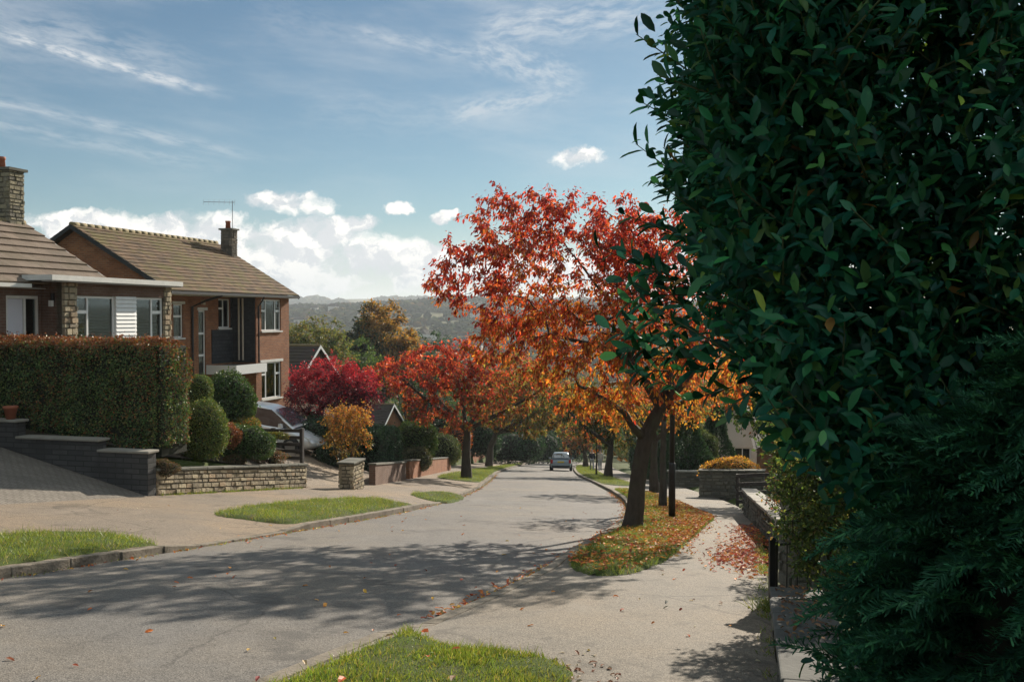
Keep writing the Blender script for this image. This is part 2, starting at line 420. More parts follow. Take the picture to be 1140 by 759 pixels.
def garden(X, Y):
    x, y = wl(X, Y); y = np.clip(y, 0, None)
    yc = np.clip(y, 0, 12)
    ex, ey = wl_inv(x, np.zeros_like(x))
    edge = paveL(ex, ey)
    W = np.where(x < 0, edge, np.interp(x, [0, 7.6, 7.9], [-1.48, -2.98, -9]))
    W = np.where(x > 7.75, edge, W)
    H = np.interp(x, [-3, 0.3, 8.5, 10.5, 14, 26, 27], [0.3, 0.0, -0.4, -3.15, -3.2, -4.4, -4.6])
    drive = edge + 0.245*np.clip(y, 0, 9)
    mixg = W + (H-W)*sm(y, 0.4, 5.0)
    step = np.interp(y, [0, 1.3, 3.5, 6.5, 12], [-1.52, -1.42, -1.25, -0.92, -0.4])
    wx = sm(x, 0.6, 2.6); mixg = np.minimum(step, mixg)*(1-wx) + mixg*wx
    mixg = np.where(y < 0.42, edge, mixg)
    drive2 = np.maximum(edge, edge + 0.34*np.clip(y-0.3, 0, 3.3) + 0.10*np.clip(y-3.6, 0, 20))
    beyond = edge + 0.25*sm(y, 0.2, 0.8) + 0.07*np.clip(y, 0, 40)
    z = np.where(x < 0.46, drive, np.where(x < 7.85, mixg, np.where(x < 15.6, drive2, np.where(x < 26, np.maximum(beyond, W + (H-W)*sm(y, 0.2, 6)), beyond))))
    return z
def hills(X, Y):
    r1 = sm(Y, 500, 1450)*44 + sm(Y, 900, 1500)*vnoise(X, Y, 160, 2)*7 + sm(X, -330, 0)*sm(Y, 800, 1500)*9
    r1 = r1 - sm(Y, 1600, 2100)*38
    r2 = sm(Y, 2100, 3300)*(84 + 9*vnoise(X, Y*0.3, 420, 5) - 9*sm(X, -500, 0))
    return r1 + r2
def land(X, Y):
    X = np.asarray(X, float); Y = np.asarray(Y, float)
    xc = Xc(np.clip(Y, -40, 170)); t = X - xc
    z = base(X, Y) - 0.06
    left = (X < LW(Y)) & (Y < 150) & (Y > -40)
    g = garden(X, Y) - 0.03
    g = np.where(Y > 100, g*(1-sm(Y, 100, 150)) + base(X, Y)*sm(Y, 100, 150), g)
    z = np.where(left, g, z)
    right = (X > RW(Y)) & (Y < 150)
    dr = np.clip(X - RW(Y), 0, 9)
    z = np.where(right, base(X, Y) - 0.08 + 0.2*sm(dr, 0.34, 0.75) + 0.05*vnoise(X, Y, 1.5)*sm(dr, 0.4, 1.2), z)
    return z + hills(X, Y)
def surf(X, Y):
    """top of whatever surface one stands on"""
    X = np.asarray(X, float); Y = np.asarray(Y, float); t = X - Xc(Y)
    z = np.where(np.abs(t) <= HW, roadz(X, Y), np.where(t < 0, paveL(X, Y), paveR(X, Y)))
    z = np.where((X < LW(Y)) | (X > RW(Y)), land(X, Y), z)
    return z
PITCH = math.atan((379.5 - HY)/F)
def ray(px, py):
    # camera looks along +Y, pitched down by PITCH, principal point (570, 379.5)
    u = (px - CX)/F; v = (379.5 - py)/F
    c, s = math.cos(PITCH), math.sin(PITCH)
    return np.array([u, c + v*s, -s + v*c])
def gp(px, py, f=surf):
    d = ray(px, py); k = np.arange(2600); s = 1.0 + 0.05*k*(1 + k*0.002)
    hit = np.nonzero(CAMZ + d[2]*s < f(d[0]*s, d[1]*s))[0]
    if len(hit) == 0: return d[0]*100, d[1]*100
    a, b = s[max(hit[0]-1, 0)], s[hit[0]]
    for _ in range(3):
        t = np.linspace(a, b, 33); h = np.nonzero(CAMZ + d[2]*t < f(d[0]*t, d[1]*t))[0]
        j = h[0] if len(h) else 32
        a, b = t[max(j-1, 0)], t[j]
    return float(d[0]*b), float(d[1]*b)
def at(px, py, Y):       # point on the sight line at depth Y
    d = ray(px, py); s = Y/d[1]; return (d[0]*s, Y, CAMZ + d[2]*s)

cam = bpy.data.cameras.new('camera'); camo = bpy.data.objects.new('camera', cam); COL.objects.link(camo)
cam.sensor_width = 36; cam.lens = 36*F/1140.0
cam.clip_end = 9000; cam.clip_start = 0.05
camo.location = (0, 0, CAMZ); camo.rotation_euler = (R(90) - PITCH, 0, 0)
scene.camera = camo

# ---- ground sheet
def spaced(a, b, d0, g=1.0, lim=1e9):
    r = [a]; d = d0
    while r[-1] < b: r.append(r[-1] + d); d = min(d*g, lim)
    return r
ys = np.array([-300, -150, -80, -40] + spaced(-30, 60, 0.3) + spaced(61, 5200, 0.8, 1.035))
xs_r = spaced(14, 5000, 0.6, 1.09); xs_l = [-v for v in spaced(24, 5000, 0.6, 1.09)][::-1]
xs = np.array(xs_l + spaced(-23.5, 13.5, 0.28) + xs_r)
def grid_mesh(name, XX, YY, ZZ, mat, smooth=True):
    ny, nx = XX.shape
    v = np.stack([XX, YY, ZZ], -1).reshape(-1, 3)
    i = np.arange(ny*nx).reshape(ny, nx)
    q = np.stack([i[:-1, :-1], i[:-1, 1:], i[1:, 1:], i[1:, :-1]], -1).reshape(-1, 4)
    return np_mesh(name, v, q.ravel(), np.full(len(q), 4), mat, None, None, smooth)
XX, YY = np.meshgrid(xs, ys)
tag(grid_mesh('ground', XX, YY, land(XX, YY), M['ground']), kind='structure')
def strip(name, fl, fr, fz, y0, y1, n, mat, dy=0.35):
    yy = np.arange(y0, y1, dy); s = np.linspace(0, 1, n)
    L = fl(yy)[:, None]; Rr = fr(yy)[:, None]
    X = L + (Rr - L)*s[None, :]; Y = np.repeat(yy[:, None], n, 1)
    return tag(grid_mesh(name, X, Y, fz(X, Y), mat), kind='structure')
strip('road', lambda y: Xc(y)-HW, lambda y: Xc(y)+HW, roadz, -40, 150, 13, M['road'])
strip('pavement', lambda y: LW(y)-0.02, lambda y: Xc(y)-HW-0.14, paveL, -40, 148, 22, M['drive'])
strip('pavement', lambda y: Xc(y)+HW+0.12, lambda y: RW(y)+0.03, paveR, -40, 148, 16, M['pave'])
def patch(name, x0, x1, y0, y1, mat, dz, st=0.25):
    gx, gy = np.meshgrid(np.linspace(x0, x1, int((x1-x0)/st)+2), np.linspace(y0, y1, int((y1-y0)/st)+2))
    X, Y = wl_inv(gx, gy)
    return tag(grid_mesh(name, X, Y, garden(X, Y)+dz, mat), kind='structure')
patch('driveway', -9.0, -0.01, 0.0, 9.0, M['setts'], 0.0)
patch('driveway', 7.98, 15.4, 0.0, 9.0, M['drive'], 0.0)
patch('flower_bed', 0.62, 7.6, 0.62, 4.6, M['soil'], 0.03)
# kerbs: separate stones in a line
def kerb_line(side):
    mb = MB(); y = -12.0
    while y < 135:
        ln = 0.91 if side < 0 else 0.9
        y2 = y + ln - random.uniform(0.006, 0.014)
        e = random.uniform(-0.008, 0.008); e2 = random.uniform(-0.01, 0.012)
        if side < 0: f = lambda q, o: float(Xc(q)) - HW - o; kz = kerb_l
        else: f = lambda q, o: float(Xc(q)) + HW + o; kz = kerb_r
        p = []
        for zz in (0, 1):
            for (q, o) in ((y, -0.01+e), (y2, -0.01+e2), (y2, 0.125+e2), (y, 0.125+e)):
                X = f(q, o); b = float(base(X, q))
                z = b - 0.12 if zz == 0 else b + float(kz(q)) + 0.012 + e*0.6
                p.append((X, q, z))
        if side < 0: p = [p[i] for i in (3, 2, 1, 0, 7, 6, 5, 4)]
        p2 = [tuple(q) for q in p]
        mb.hexa([p2[0], p2[3], p2[2], p2[1], p2[4], p2[7], p2[6], p2[5]])
        y += ln
    o = tag(mb.build('kerb', M['kerb']), kind='structure')
    bv = o.modifiers.new('bevel', 'BEVEL'); bv.width = 0.010; bv.segments = 2
kerb_line(-1); kerb_line(1)

# ------------------------------------------------------------------ leaves and plants
LEAF4 = (np.array([(0, 0, 0), (0.45, 0.5, 0.1), (1, 0, -0.06), (0.45, -0.5, 0.1)]), [(0, 3, 2), (0, 2, 1)])
LEAF6 = (np.array([(0, 0, 0), (0.3, 0.46, 0.1), (0.72, 0.34, 0.05), (1, 0, -0.14), (0.72, -0.34, 0.05), (0.3, -0.46, 0.1), (0.5, 0, -0.01)]),
         [(0, 6, 2, 1), (6, 3, 2), (0, 5, 4, 6), (6, 4, 3)])
LEAF1 = (np.array([(0, 0.5, 0), (0, -0.5, 0), (0.55, -0.32, 0.05), (0.55, 0.32, 0.05), (1, 0, -0.1)]), [(0, 1, 2, 3), (3, 2, 4)])
def unit(a): return a/np.maximum(np.linalg.norm(a, axis=-1, keepdims=True), 1e-9)
def rvec(n, r=rng): return unit(r.normal(size=(n, 3)))
def leaves(P, AX, NO, L, W, C, tpl=LEAF4):
    tv, tf = tpl
    n = len(P); AX = unit(AX); SD = unit(np.cross(NO, AX)); NN = np.cross(AX, SD)
    L = np.broadcast_to(np.asarray(L, float), (n,)); W = np.broadcast_to(np.asarray(W, float), (n,))
    k = len(tv)
    V = (P[:, None, :] + tv[None, :, 0:1]*(L[:, None, None]*AX[:, None, :]) + tv[None, :, 1:2]*(W[:, None, None]*SD[:, None, :])
         + tv[None, :, 2:3]*(L[:, None, None]*NN[:, None, :])).reshape(-1, 3)
    fi = np.concatenate([np.array(f) for f in tf]); sz = np.array([len(f) for f in tf])
    FI = (np.arange(n)[:, None]*k + fi[None, :]).ravel(); FZ = np.tile(sz, n)
    return V, FI, FZ, np.repeat(np.clip(C, 0, 1), k, 0)
def leaf_obj(name, mat, parent, *a, tpl=LEAF4):
    V, FI, FZ, C = leaves(*a, tpl=tpl)
    return np_mesh(name, V, FI, FZ, mat, parent, C)
def pal(colors, w, n, jit=0.22, r=rng):
    colors = np.array(colors); w = np.array(w, float); w = w/w.sum()
    c = colors[r.choice(len(colors), n, p=w)]
    return c*(1 + r.normal(0, jit, (n, 1)))*(1 + r.normal(0, jit*0.35, (n, 3)))

def lumps(seed, k=7):
    r = np.random.default_rng(seed); d = unit(r.normal(size=(k, 3))); f = r.uniform(2, 6, k); p = r.uniform(0, 6.28, k); a = r.uniform(0.4, 1, k)/k
    return lambda U: (np.sin((U @ d.T)*f + p)*a).sum(1)*1.6
def shell_points(n, rad, power, lump, depth, seed, bottom=-1.0):
    """points and outward normals near the surface of a lumpy superellipsoid"""
    r = np.random.default_rng(seed); rad = np.array(rad, float)
    U = unit(r.normal(size=(int(n*2.4), 3))/np.sqrt(1) * (1/np.sqrt(rad))[None, :]**0 )
    # area-aware: sample on box/ellipsoid of the given radii
    Q = U*rad; Q = unit(Q/rad)
    s = (np.abs(Q)**power).sum(1)**(-1/power)
    P = Q*s[:, None]
    N = unit(np.sign(P)*np.abs(P)**(power-1)/rad[None, :])
    dens = np.linalg.norm(np.abs(P)**(power-1)/rad, axis=1) * s**0
    keep = (P[:, 2] > bottom)
    P, N = P[keep], N[keep]
    dp = r.exponential(depth*1.5, len(P)).clip(0, 0.6) - (r.uniform(0, 1, len(P)) < 0.05)*r.uniform(0.03, 0.16, len(P))
    sc = 1 + lump*1.35*lumps(seed+1)(P) + 0.06*lumps(seed+2, 12)(P*3.0) - dp
    P = P*sc[:, None]*rad
    return P[:n], N[:n], r
def bush(name, label, cat, loc, rad, palette, leaf=0.05, n=4000, power=2.2, lump=0.12, depth=0.06, rz=0, group=None, mat='leaf_dense', seed=1, bottom=-0.9, rustic=None, wid=0.62, core=0.80, part=None):
    """loc: centre of the body"""
    root = thing(name, label, cat, (loc[0], loc[1], loc[2] - rad[2]), rz, group)
    P, N, r = shell_points(n, rad, power, lump, depth, seed, bottom)
    n = len(P)
    AX = unit(N*0.55 + rvec(n, r)*0.8 + np.array([0, 0, -0.1])); NO = unit(N + rvec(n, r)*0.75)
    C = pal(palette[0], palette[1], n, 0.25, r)
    if rustic is not None: C = rustic(P/np.array(rad), C, r)
    L = leaf*r.uniform(0.65, 1.3, n)
    P2 = P + np.array([0, 0, rad[2]])
    leaf_obj(part or 'foliage', M[mat], root, P2, AX, NO, L, L*wid, C)
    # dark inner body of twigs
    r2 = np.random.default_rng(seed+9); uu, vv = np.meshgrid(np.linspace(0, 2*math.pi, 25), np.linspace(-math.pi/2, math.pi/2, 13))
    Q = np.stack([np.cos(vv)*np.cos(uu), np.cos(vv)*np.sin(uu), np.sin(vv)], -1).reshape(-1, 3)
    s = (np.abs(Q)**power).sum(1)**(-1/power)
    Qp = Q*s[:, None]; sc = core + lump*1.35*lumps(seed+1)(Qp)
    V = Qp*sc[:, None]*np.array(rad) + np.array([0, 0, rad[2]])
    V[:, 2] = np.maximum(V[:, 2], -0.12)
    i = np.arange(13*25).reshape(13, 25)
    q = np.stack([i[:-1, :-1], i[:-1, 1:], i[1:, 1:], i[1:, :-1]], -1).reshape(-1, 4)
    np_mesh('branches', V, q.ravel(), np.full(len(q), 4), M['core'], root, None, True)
    return root

def grow(limbs, targets, r, seg=0.28, up=0.25, tip_r=0.006, expo=2.25, z_min=None, jitter=0.05):
    """limbs: list of (points, radii, parent_limb_index). Returns nodes, parent, radius."""
    N = []; PA = []; RD = []; fixed = []
    ends = []
    for pts, rad, par in limbs:
        pts = [np.array(p, float) for p in pts]
        if par is None: prev = -1
        else:
            arr = np.array(N); prev = int(np.argmin(((arr - pts[0])**2).sum(1)))
        for k, p in enumerate(pts):
            if k > 0:
                a = pts[k-1]; m = max(1, int(np.linalg.norm(p-a)/0.3))
                for j in range(1, m+1):
                    s = j/m; N.append(a + (p-a)*s + (r.normal(0, 0.012, 3) if j < m else 0)); PA.append(prev); RD.append(rad[k-1] + (rad[k]-rad[k-1])*s); prev = len(N)-1
            elif par is None:
                N.append(p); PA.append(-1); RD.append(rad[0]); prev = len(N)-1
    nfix = len(N); zmin = z_min if z_min is not None else -1e9
    N = list(N)
    top = np.array(N[-1]); cent = np.mean([np.array(l[0][-1]) for l in limbs], 0)
    T = np.array(targets); o = np.argsort(((T - cent)**2).sum(1)); T = T[o]
    cap = 60000; arr = np.zeros((cap, 3)); arr[:nfix] = np.array(N); cnt = nfix
    pa = list(PA)
    for t in T:
        A = arr[:cnt]
        dv = t - A; d = np.sqrt((dv**2).sum(1)) + np.where(A[:, 2] < zmin, 50, 0)
        # prefer joining from the inside of the crown
        d = d + 0.35*np.maximum(0, np.linalg.norm(A - cent, axis=1) - np.linalg.norm(t - cent))
        i = int(np.argmin(d)); dist = np.linalg.norm(t - arr[i])
        m = max(1, int(dist/seg)); prev = i; p = arr[i].copy()
        pdir = arr[i] - arr[pa[i]] if pa[i] >= 0 else np.array([0, 0, 1.0])
        pdir = pdir/max(np.linalg.norm(pdir), 1e-6)
        for j in range(m):
            rem = t - p; step = np.linalg.norm(rem)/(m-j)
            w = 0.45*(1 - j/m)
            d1 = unit(rem)*(1-w) + pdir*w + np.array([0, 0, up*(0.5 - j/m)]) + r.normal(0, jitter, 3)
            if j == m-1: p = t.copy() + 0
            else: p = p + unit(d1)*step
            if cnt < cap: arr[cnt] = p; pa.append(prev); prev = cnt; cnt += 1
            pdir = unit(d1)
    arr = arr[:cnt]; pa = np.array(pa)
    rad = np.zeros(cnt); kids = np.zeros(cnt, int)
    for i in range(cnt-1, 0, -1):
        if kids[i] == 0: rad[i] = tip_r**expo
        if pa[i] >= 0: rad[pa[i]] += rad[i] + 0.0; kids[pa[i]] += 1
    rad = rad**(1/expo)
    rf = np.array(RD)
    rad[:nfix] = rf
    for i in range(nfix, cnt): rad[i] = min(rad[i], 0.9*rad[pa[i]])
    return arr, pa, rad, kids, nfix
def skeleton_mesh(name, arr, pa, rad, mat, parent, flare=None, minr=0.004):
    cnt = len(arr); ch = [[] for _ in range(cnt)]
    for i in range(cnt):
        if pa[i] >= 0: ch[pa[i]].append(i)
    mb = MB(); stack = [(None, 0)]
    roots = [i for i in range(cnt) if pa[i] < 0]
    todo = [(r_, None) for r_ in roots]
    while todo:
        i, frm = todo.pop()
        pts = []; rr = []
        if frm is not None: pts.append(arr[frm]); rr.append(min(rad[frm], rad[i]*1.25))
        cur = i
        while True:
            pts.append(arr[cur]); rr.append(max(rad[cur], minr))
            c = ch[cur]
            if not c: break
            c = sorted(c, key=lambda q: -rad[q])
            for o in c[1:]: todo.append((o, cur))
            cur = c[0]
        if len(pts) > 1:
            R0 = max(rr)
            mb.tube(pts, rr, 10 if R0 > 0.1 else (6 if R0 > 0.03 else 4), cap=True)
    return mb.build(name, mat, parent, smooth=True)
def crown_targets(r, n, ells, zlo=None):
    """points within a union of ellipsoids, denser near the outside"""
    out = []
    w = np.array([e[1][0]*e[1][1]*e[1][2] for e in ells]); w = w/w.sum()
    for e, k in zip(ells, r.multinomial(n, w)):
        u = rvec(k, r); s = r.uniform(0.12, 1, k)**0.42
        out.append(np.array(e[0]) + u*s[:, None]*np.array(e[1]))
    P = np.concatenate(out)
    if zlo is not None: P = P[P[:, 2] > zlo]
    return P
def tree(name, label, X, Y, limbs, ells, palf, n_tips=260, per=10, leaf=0.12, group=None, seed=3, zlo=None, droop=0.6, twig=0.03, spread=0.10, seg=0.28, cat='tree', up=0.25, z=None, mat='leaf', wid=0.55, z_min=None, trunkmat='bark', tpl=LEAF4):
    r = np.random.default_rng(seed)
    zb = float(surf(X, Y)) if z is None else z
    root = thing(name, label, cat, (X, Y, zb - 0.03), 0, group)
    T = crown_targets(r, n_tips, ells, zlo)
    arr, pa, rad, kids, nf = grow(limbs, T, r, seg, up, z_min=z_min)
    skeleton_mesh('trunk', arr, pa, rad, M[trunkmat], root)
    tw = np.where((rad < twig) & (np.arange(len(arr)) >= nf))[0]
    idx = np.repeat(tw, per); s = r.uniform(0, 1, len(idx))[:, None]
    P = arr[idx]*(1-s) + arr[pa[idx]]*s
    dirv = unit(arr[idx] - arr[pa[idx]])
    n = len(P); ra = rvec(n, r)
    P = P + ra*np.abs(r.normal(0, spread, (n, 1)))
    AX = unit(dirv*0.35 + ra*0.7 + np.array([0, 0, -droop])); NO = unit(rvec(n, r) + np.array([0, 0, 0.3]))
    L = leaf*r.uniform(0.6, 1.25, n)
    C = palf(P, n, r)
    leaf_obj('crown', M[mat], root, P, AX, NO, L, L*wid, C, tpl=tpl)
    return root

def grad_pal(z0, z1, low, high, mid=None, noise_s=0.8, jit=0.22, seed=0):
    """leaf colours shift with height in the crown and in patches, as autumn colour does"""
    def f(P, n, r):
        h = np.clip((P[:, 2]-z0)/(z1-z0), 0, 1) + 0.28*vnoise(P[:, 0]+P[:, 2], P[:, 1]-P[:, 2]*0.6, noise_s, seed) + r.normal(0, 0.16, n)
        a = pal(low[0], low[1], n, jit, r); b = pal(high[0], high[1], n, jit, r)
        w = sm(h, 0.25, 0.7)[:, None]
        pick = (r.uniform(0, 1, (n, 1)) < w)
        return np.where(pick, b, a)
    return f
RED = ([(0.46, 0.06, 0.035), (0.34, 0.035, 0.032), (0.56, 0.14, 0.045), (0.20, 0.04, 0.028)], [4, 3, 3, 1])
ORANGE = ([(0.50, 0.13, 0.025), (0.42, 0.075, 0.025), (0.50, 0.25, 0.04), (0.28, 0.09, 0.03)], [4, 3, 2, 1])
YELLOW = ([(0.48, 0.28, 0.04), (0.42, 0.19, 0.03), (0.28, 0.24, 0.05), (0.45, 0.12, 0.03)], [4, 3, 2, 1])
OLIVE = ([(0.19, 0.21, 0.045), (0.32, 0.26, 0.055), (0.13, 0.17, 0.04), (0.42, 0.19, 0.045)], [4, 3, 3, 2])
GREEN = ([(0.06, 0.12, 0.03), (0.085, 0.155, 0.04), (0.045, 0.085, 0.025), (0.15, 0.18, 0.045)], [4, 3, 3, 1])
DARKG = ([(0.035, 0.08, 0.033), (0.048, 0.10, 0.038), (0.024, 0.055, 0.026)], [4, 3, 3])
RUST = ([(0.28, 0.10, 0.035), (0.22, 0.075, 0.03), (0.33, 0.15, 0.05), (0.14, 0.06, 0.03)], [4, 3, 2, 2])
#@@PART2
# ------------------------------------------------------------------ street trees
def px_loc(px, py, Y, bx, bz):
    p = at(px, py, Y); return (p[0]-bx, 0.0, p[2]-bz)
bx, by = gp(705, 589)
bz = float(surf(bx, by)) - 0.03
def q(px, py, dy=0.0):
    p = at(px, py, by); return (p[0]-bx, dy, p[2]-bz)
mt_limbs = [
    ([q(704, 594), q(705, 580), q(709, 545), q(714, 510), q(718, 488)], [0.28, 0.205, 0.17, 0.16, 0.155], None),
    ([q(718, 488), q(728, 468, .05), q(737, 452, .1)], [0.18, 0.15, 0.135], 0),
    ([q(716, 492), q(704, 474, -.25), q(692, 456, -.5), q(668, 440, -.8), q(640, 425, -1.0)], [0.11, 0.08, 0.06, 0.04, 0.025], 0),
    ([q(737, 452, .1), q(720, 428, -.1), q(701, 404, -.3), q(684, 392, -.4), q(655, 382, -.5), q(610, 372, -.7)], [0.11, 0.09, 0.078, 0.065, 0.045, 0.022], 1),
    ([q(701, 404, -.3), q(694, 372, -.3), q(672, 330, -.4), q(640, 290, -.5)], [0.06, 0.045, 0.03, 0.016], 3),
    ([q(737, 452, .1), q(745, 425, .3), q(758, 398, .5), q(752, 350, .7), q(735, 300, .8)], [0.10, 0.08, 0.06, 0.04, 0.02], 1),
    ([q(737, 452, .1), q(757, 432, .1), q(775, 408, 0), q(790, 370, -.1), q(800, 320, -.2)], [0.11, 0.085, 0.065, 0.04, 0.02], 1),
    ([q(733, 458, .1), q(765, 450, .6), q(800, 446, 1.1), q(835, 432, 1.4)], [0.07, 0.055, 0.04, 0.02], 1),
]
def ep(px, py, rx, ry, rz, dy=0): c = q(px, py, dy); return (c, (rx, ry, rz))
mt_ells = [ep(625, 305, 2.35, 2.2, 1.75), ep(615, 375, 1.9, 2.0, 0.8), ep(755, 320, 1.7, 2.2, 1.7), ep(570, 245, 1.0, 1.0, 0.75),
           ep(520, 305, 1.0, 1.0, 0.75), ep(690, 265, 1.2, 1.2, 0.8), ep(668, 425, 1.4, 1.7, 0.8), ep(780, 420, 1.3, 1.6, 0.8)]
mtp = grad_pal(2.6, 6.9, ORANGE, RED, noise_s=1.0, seed=3)
def main_pal(P, n, r):
    C = mtp(P, n, r)
    inner = (r.uniform(0, 1, n) < 0.4*np.clip((4.9-P[:, 2])/2.2, 0, 1))
    C[inner] = pal(YELLOW[0], YELLOW[1], int(inner.sum()), 0.2, r)
    return C
def main_tree():
    r = np.random.default_rng(21)
    root = thing('cherry_tree', 'largest cherry tree, red and orange leaves above a dark forked trunk on the near verge', 'tree', (bx, by, bz), 0, 'cherry trees along the street')
    T = crown_targets(r, 1700, mt_ells, 1.9)
    sp = [q(*p) for p in [(475, 314, -.6), (480, 292, .2), (500, 258, 0), (508, 240, .4), (548, 203, 0), (556, 214, -.3), (590, 208, .2), (610, 203, 0), (640, 232, .3), (668, 222, -.2), (692, 246, .2), (486, 330, .3),
                          (510, 335, -.4), (520, 275, .5), (535, 245, -.5), (575, 222, .6), (725, 250, .1), (498, 290, -.9), (655, 218, .8)]]
    T = np.concatenate([T, np.array(sp)])
    arr, pa, rad, kids, nf = grow(mt_limbs, T, r, 0.22, 0.22, z_min=q(0, 480)[2], tip_r=0.0055, jitter=0.10)
    skeleton_mesh('trunk', arr, pa, rad, M['bark'], root)
    tw = np.where((rad < 0.016) & (np.arange(len(arr)) >= nf))[0]
    idx = np.repeat(tw, 22); n = len(idx); s = r.uniform(0, 1, n)[:, None]
    P = arr[idx]*(1-s) + arr[pa[idx]]*s
    dirv = unit(arr[idx]-arr[pa[idx]]); ra = rvec(n, r)
    AX = unit(dirv*0.4 + ra*0.45 + np.array([0, 0, -0.75])); NO = unit(rvec(n, r))
    P = P + ra*np.abs(r.normal(0, 0.075, (n, 1)))
    L = 0.092*r.uniform(0.55, 1.25, n)
    print('main tree leaves', n)
    leaf_obj('crown', M['leaf'], root, P, AX, NO, L, L*0.48, main_pal(P, n, r), tpl=LEAF6)
main_tree()

def simple_tree(name, label, px, py, trunk_px, ell_px, palf, seed, n_tips=230, per=9, leaf=0.15, tr=0.23, group='cherry trees along the street', forks=4, zoff=None, **kw):
    X, Y = gp(px, py); zb = float(surf(X, Y)) - 0.03
    def loc(a, b, dy=0): p = at(a, b, Y); return (p[0]-X, dy, p[2]-zb)
    tp = [loc(*t) for t in trunk_px]
    rr = list(np.linspace(1.0, 0.72, len(tp))*tr); rr[0] *= 1.3
    limbs = [(tp, rr, None)]
    ells = [(loc(e[0], e[1], e[5] if len(e) > 5 else 0), (e[2], e[3], e[4])) for e in ell_px]
    r = np.random.default_rng(seed+100)
    top = np.array(tp[-1])
    for k in range(forks):
        e = ells[k % len(ells)]; c = np.array(e[0]); u = rvec(1, r)[0]*np.array(e[1])*0.45
        g = c + u; mid = top*0.5 + g*0.5 + np.array([0, 0, -0.1])
        limbs.append(([tuple(top), tuple(mid), tuple(g)], [tr*0.5, tr*0.33, tr*0.16], 0))
    return tree(name, label, X, Y, limbs, ells, palf, n_tips=n_tips, per=per, leaf=leaf, seed=seed, z=zb+0.03, group=group, z_min=top[2]-0.1, zlo=top[2]-0.7, **kw)

def l1pal(P, n, r):
    a = grad_pal(2.0, 6.5, ([(0.36, 0.10, 0.035), (0.14, 0.12, 0.035), (0.30, 0.07, 0.03)], [3, 3, 3]), RED, noise_s=1.1, seed=8)(P, n, r)
    right = r.uniform(0, 1, n) < sm(P[:, 0] + r.normal(0, 0.8, n), 0.2, 2.2)*0.75
    a[right] = pal(OLIVE[0]+ORANGE[0][:2], OLIVE[1]+[2, 2], int(right.sum()), 0.25, r)
    return a
simple_tree('cherry_tree', 'bright red cherry tree with a straight dark trunk on the left grass verge', 519, 533, [(519, 536), (519, 505), (520, 478)],
            [(470, 418, 2.4, 2.6, 1.5), (510, 405, 2.6, 2.8, 1.4), (555, 425, 2.2, 2.6, 1.9), (505, 450, 2.8, 2.8, 1.2), (435, 415, 1.3, 1.5, 1.0), (600, 420, 1.2, 1.5, 1.2)], l1pal, 31, 520, 30, 0.15, 0.225, forks=6)
simple_tree('cherry_tree', 'olive and rust coloured cherry tree with leaning trunk beyond the bright red one', 545, 519, [(544, 521), (546, 498), (552, 482)],
            [(560, 445, 3.0, 3, 2.6), (598, 440, 3.2, 3, 2.9), (622, 455, 2.2, 2.4, 2.2), (575, 415, 3.0, 3, 2.0), (600, 470, 2.4, 2.4, 1.4)],
            grad_pal(2.0, 8.0, OLIVE, ([(0.46, 0.14, 0.05), (0.36, 0.24, 0.055), (0.52, 0.10, 0.04), (0.20, 0.20, 0.045)], [3, 3, 2, 2]), noise_s=1.3, seed=4), 37, 620, 60, 0.16, 0.27, forks=5)
simple_tree('cherry_tree', 'slender grey trunked cherry tree standing right behind the black pole', 738, 566, [(738, 568), (738, 520), (739, 470)],
            [(745, 420, 1.5, 1.5, 1.1), (765, 400, 1.4, 1.6, 1.2), (725, 440, 0.9, 1.0, 0.6)], grad_pal(2.5, 5, ORANGE, ORANGE, seed=5), 41, 130, 9, 0.13, 0.105)
simple_tree('cherry_tree', 'dark trunked orange cherry tree glimpsed between the largest trunk and the grey slender one', 728, 548, [(728, 551), (728, 520), (729, 490)],
            [(720, 450, 2.2, 2.3, 1.4), (760, 445, 1.8, 2.2, 1.4), (690, 455, 1.4, 1.8, 1.0)], grad_pal(2.5, 6, YELLOW, ORANGE, seed=6), 43, 220, 14, 0.14, 0.18)
simple_tree('cherry_tree', 'olive green cherry tree with a forked dark trunk halfway down the right verge', 677, 531, [(677, 533), (678, 515), (680, 497)],
            [(665, 466, 2.3, 2.6, 1.7), (690, 470, 2.4, 2.6, 1.7), (650, 445, 2.2, 2.3, 1.5), (700, 450, 1.8, 2, 1.4), (620, 440, 1.5, 1.8, 1.3)],
            grad_pal(2.5, 7, ([(0.05, 0.09, 0.03), (0.16, 0.14, 0.03), (0.30, 0.15, 0.03)], [6, 2, 1]), ([(0.07, 0.11, 0.03), (0.30, 0.24, 0.04), (0.42, 0.2, 0.04)], [4, 2, 1]), noise_s=1.4, seed=7), 47, 360, 28, 0.17, 0.26, forks=5)
simple_tree('cherry_tree', 'small fiery orange cherry tree on the verge just beyond the parked car', 652, 520, [(652, 521), (652, 511), (651, 504)],
            [(645, 478, 2.3, 2.3, 2.0), (640, 495, 1.8, 1.8, 1.0), (660, 485, 1.8, 2, 1.6)], grad_pal(2, 6, ([(0.10, 0.10, 0.03), (0.36, 0.12, 0.03)], [3, 2]), ([(0.5, 0.10, 0.03), (0.45, 0.18, 0.03)], [3, 2]), seed=9), 53, 220, 16, 0.22, 0.28)
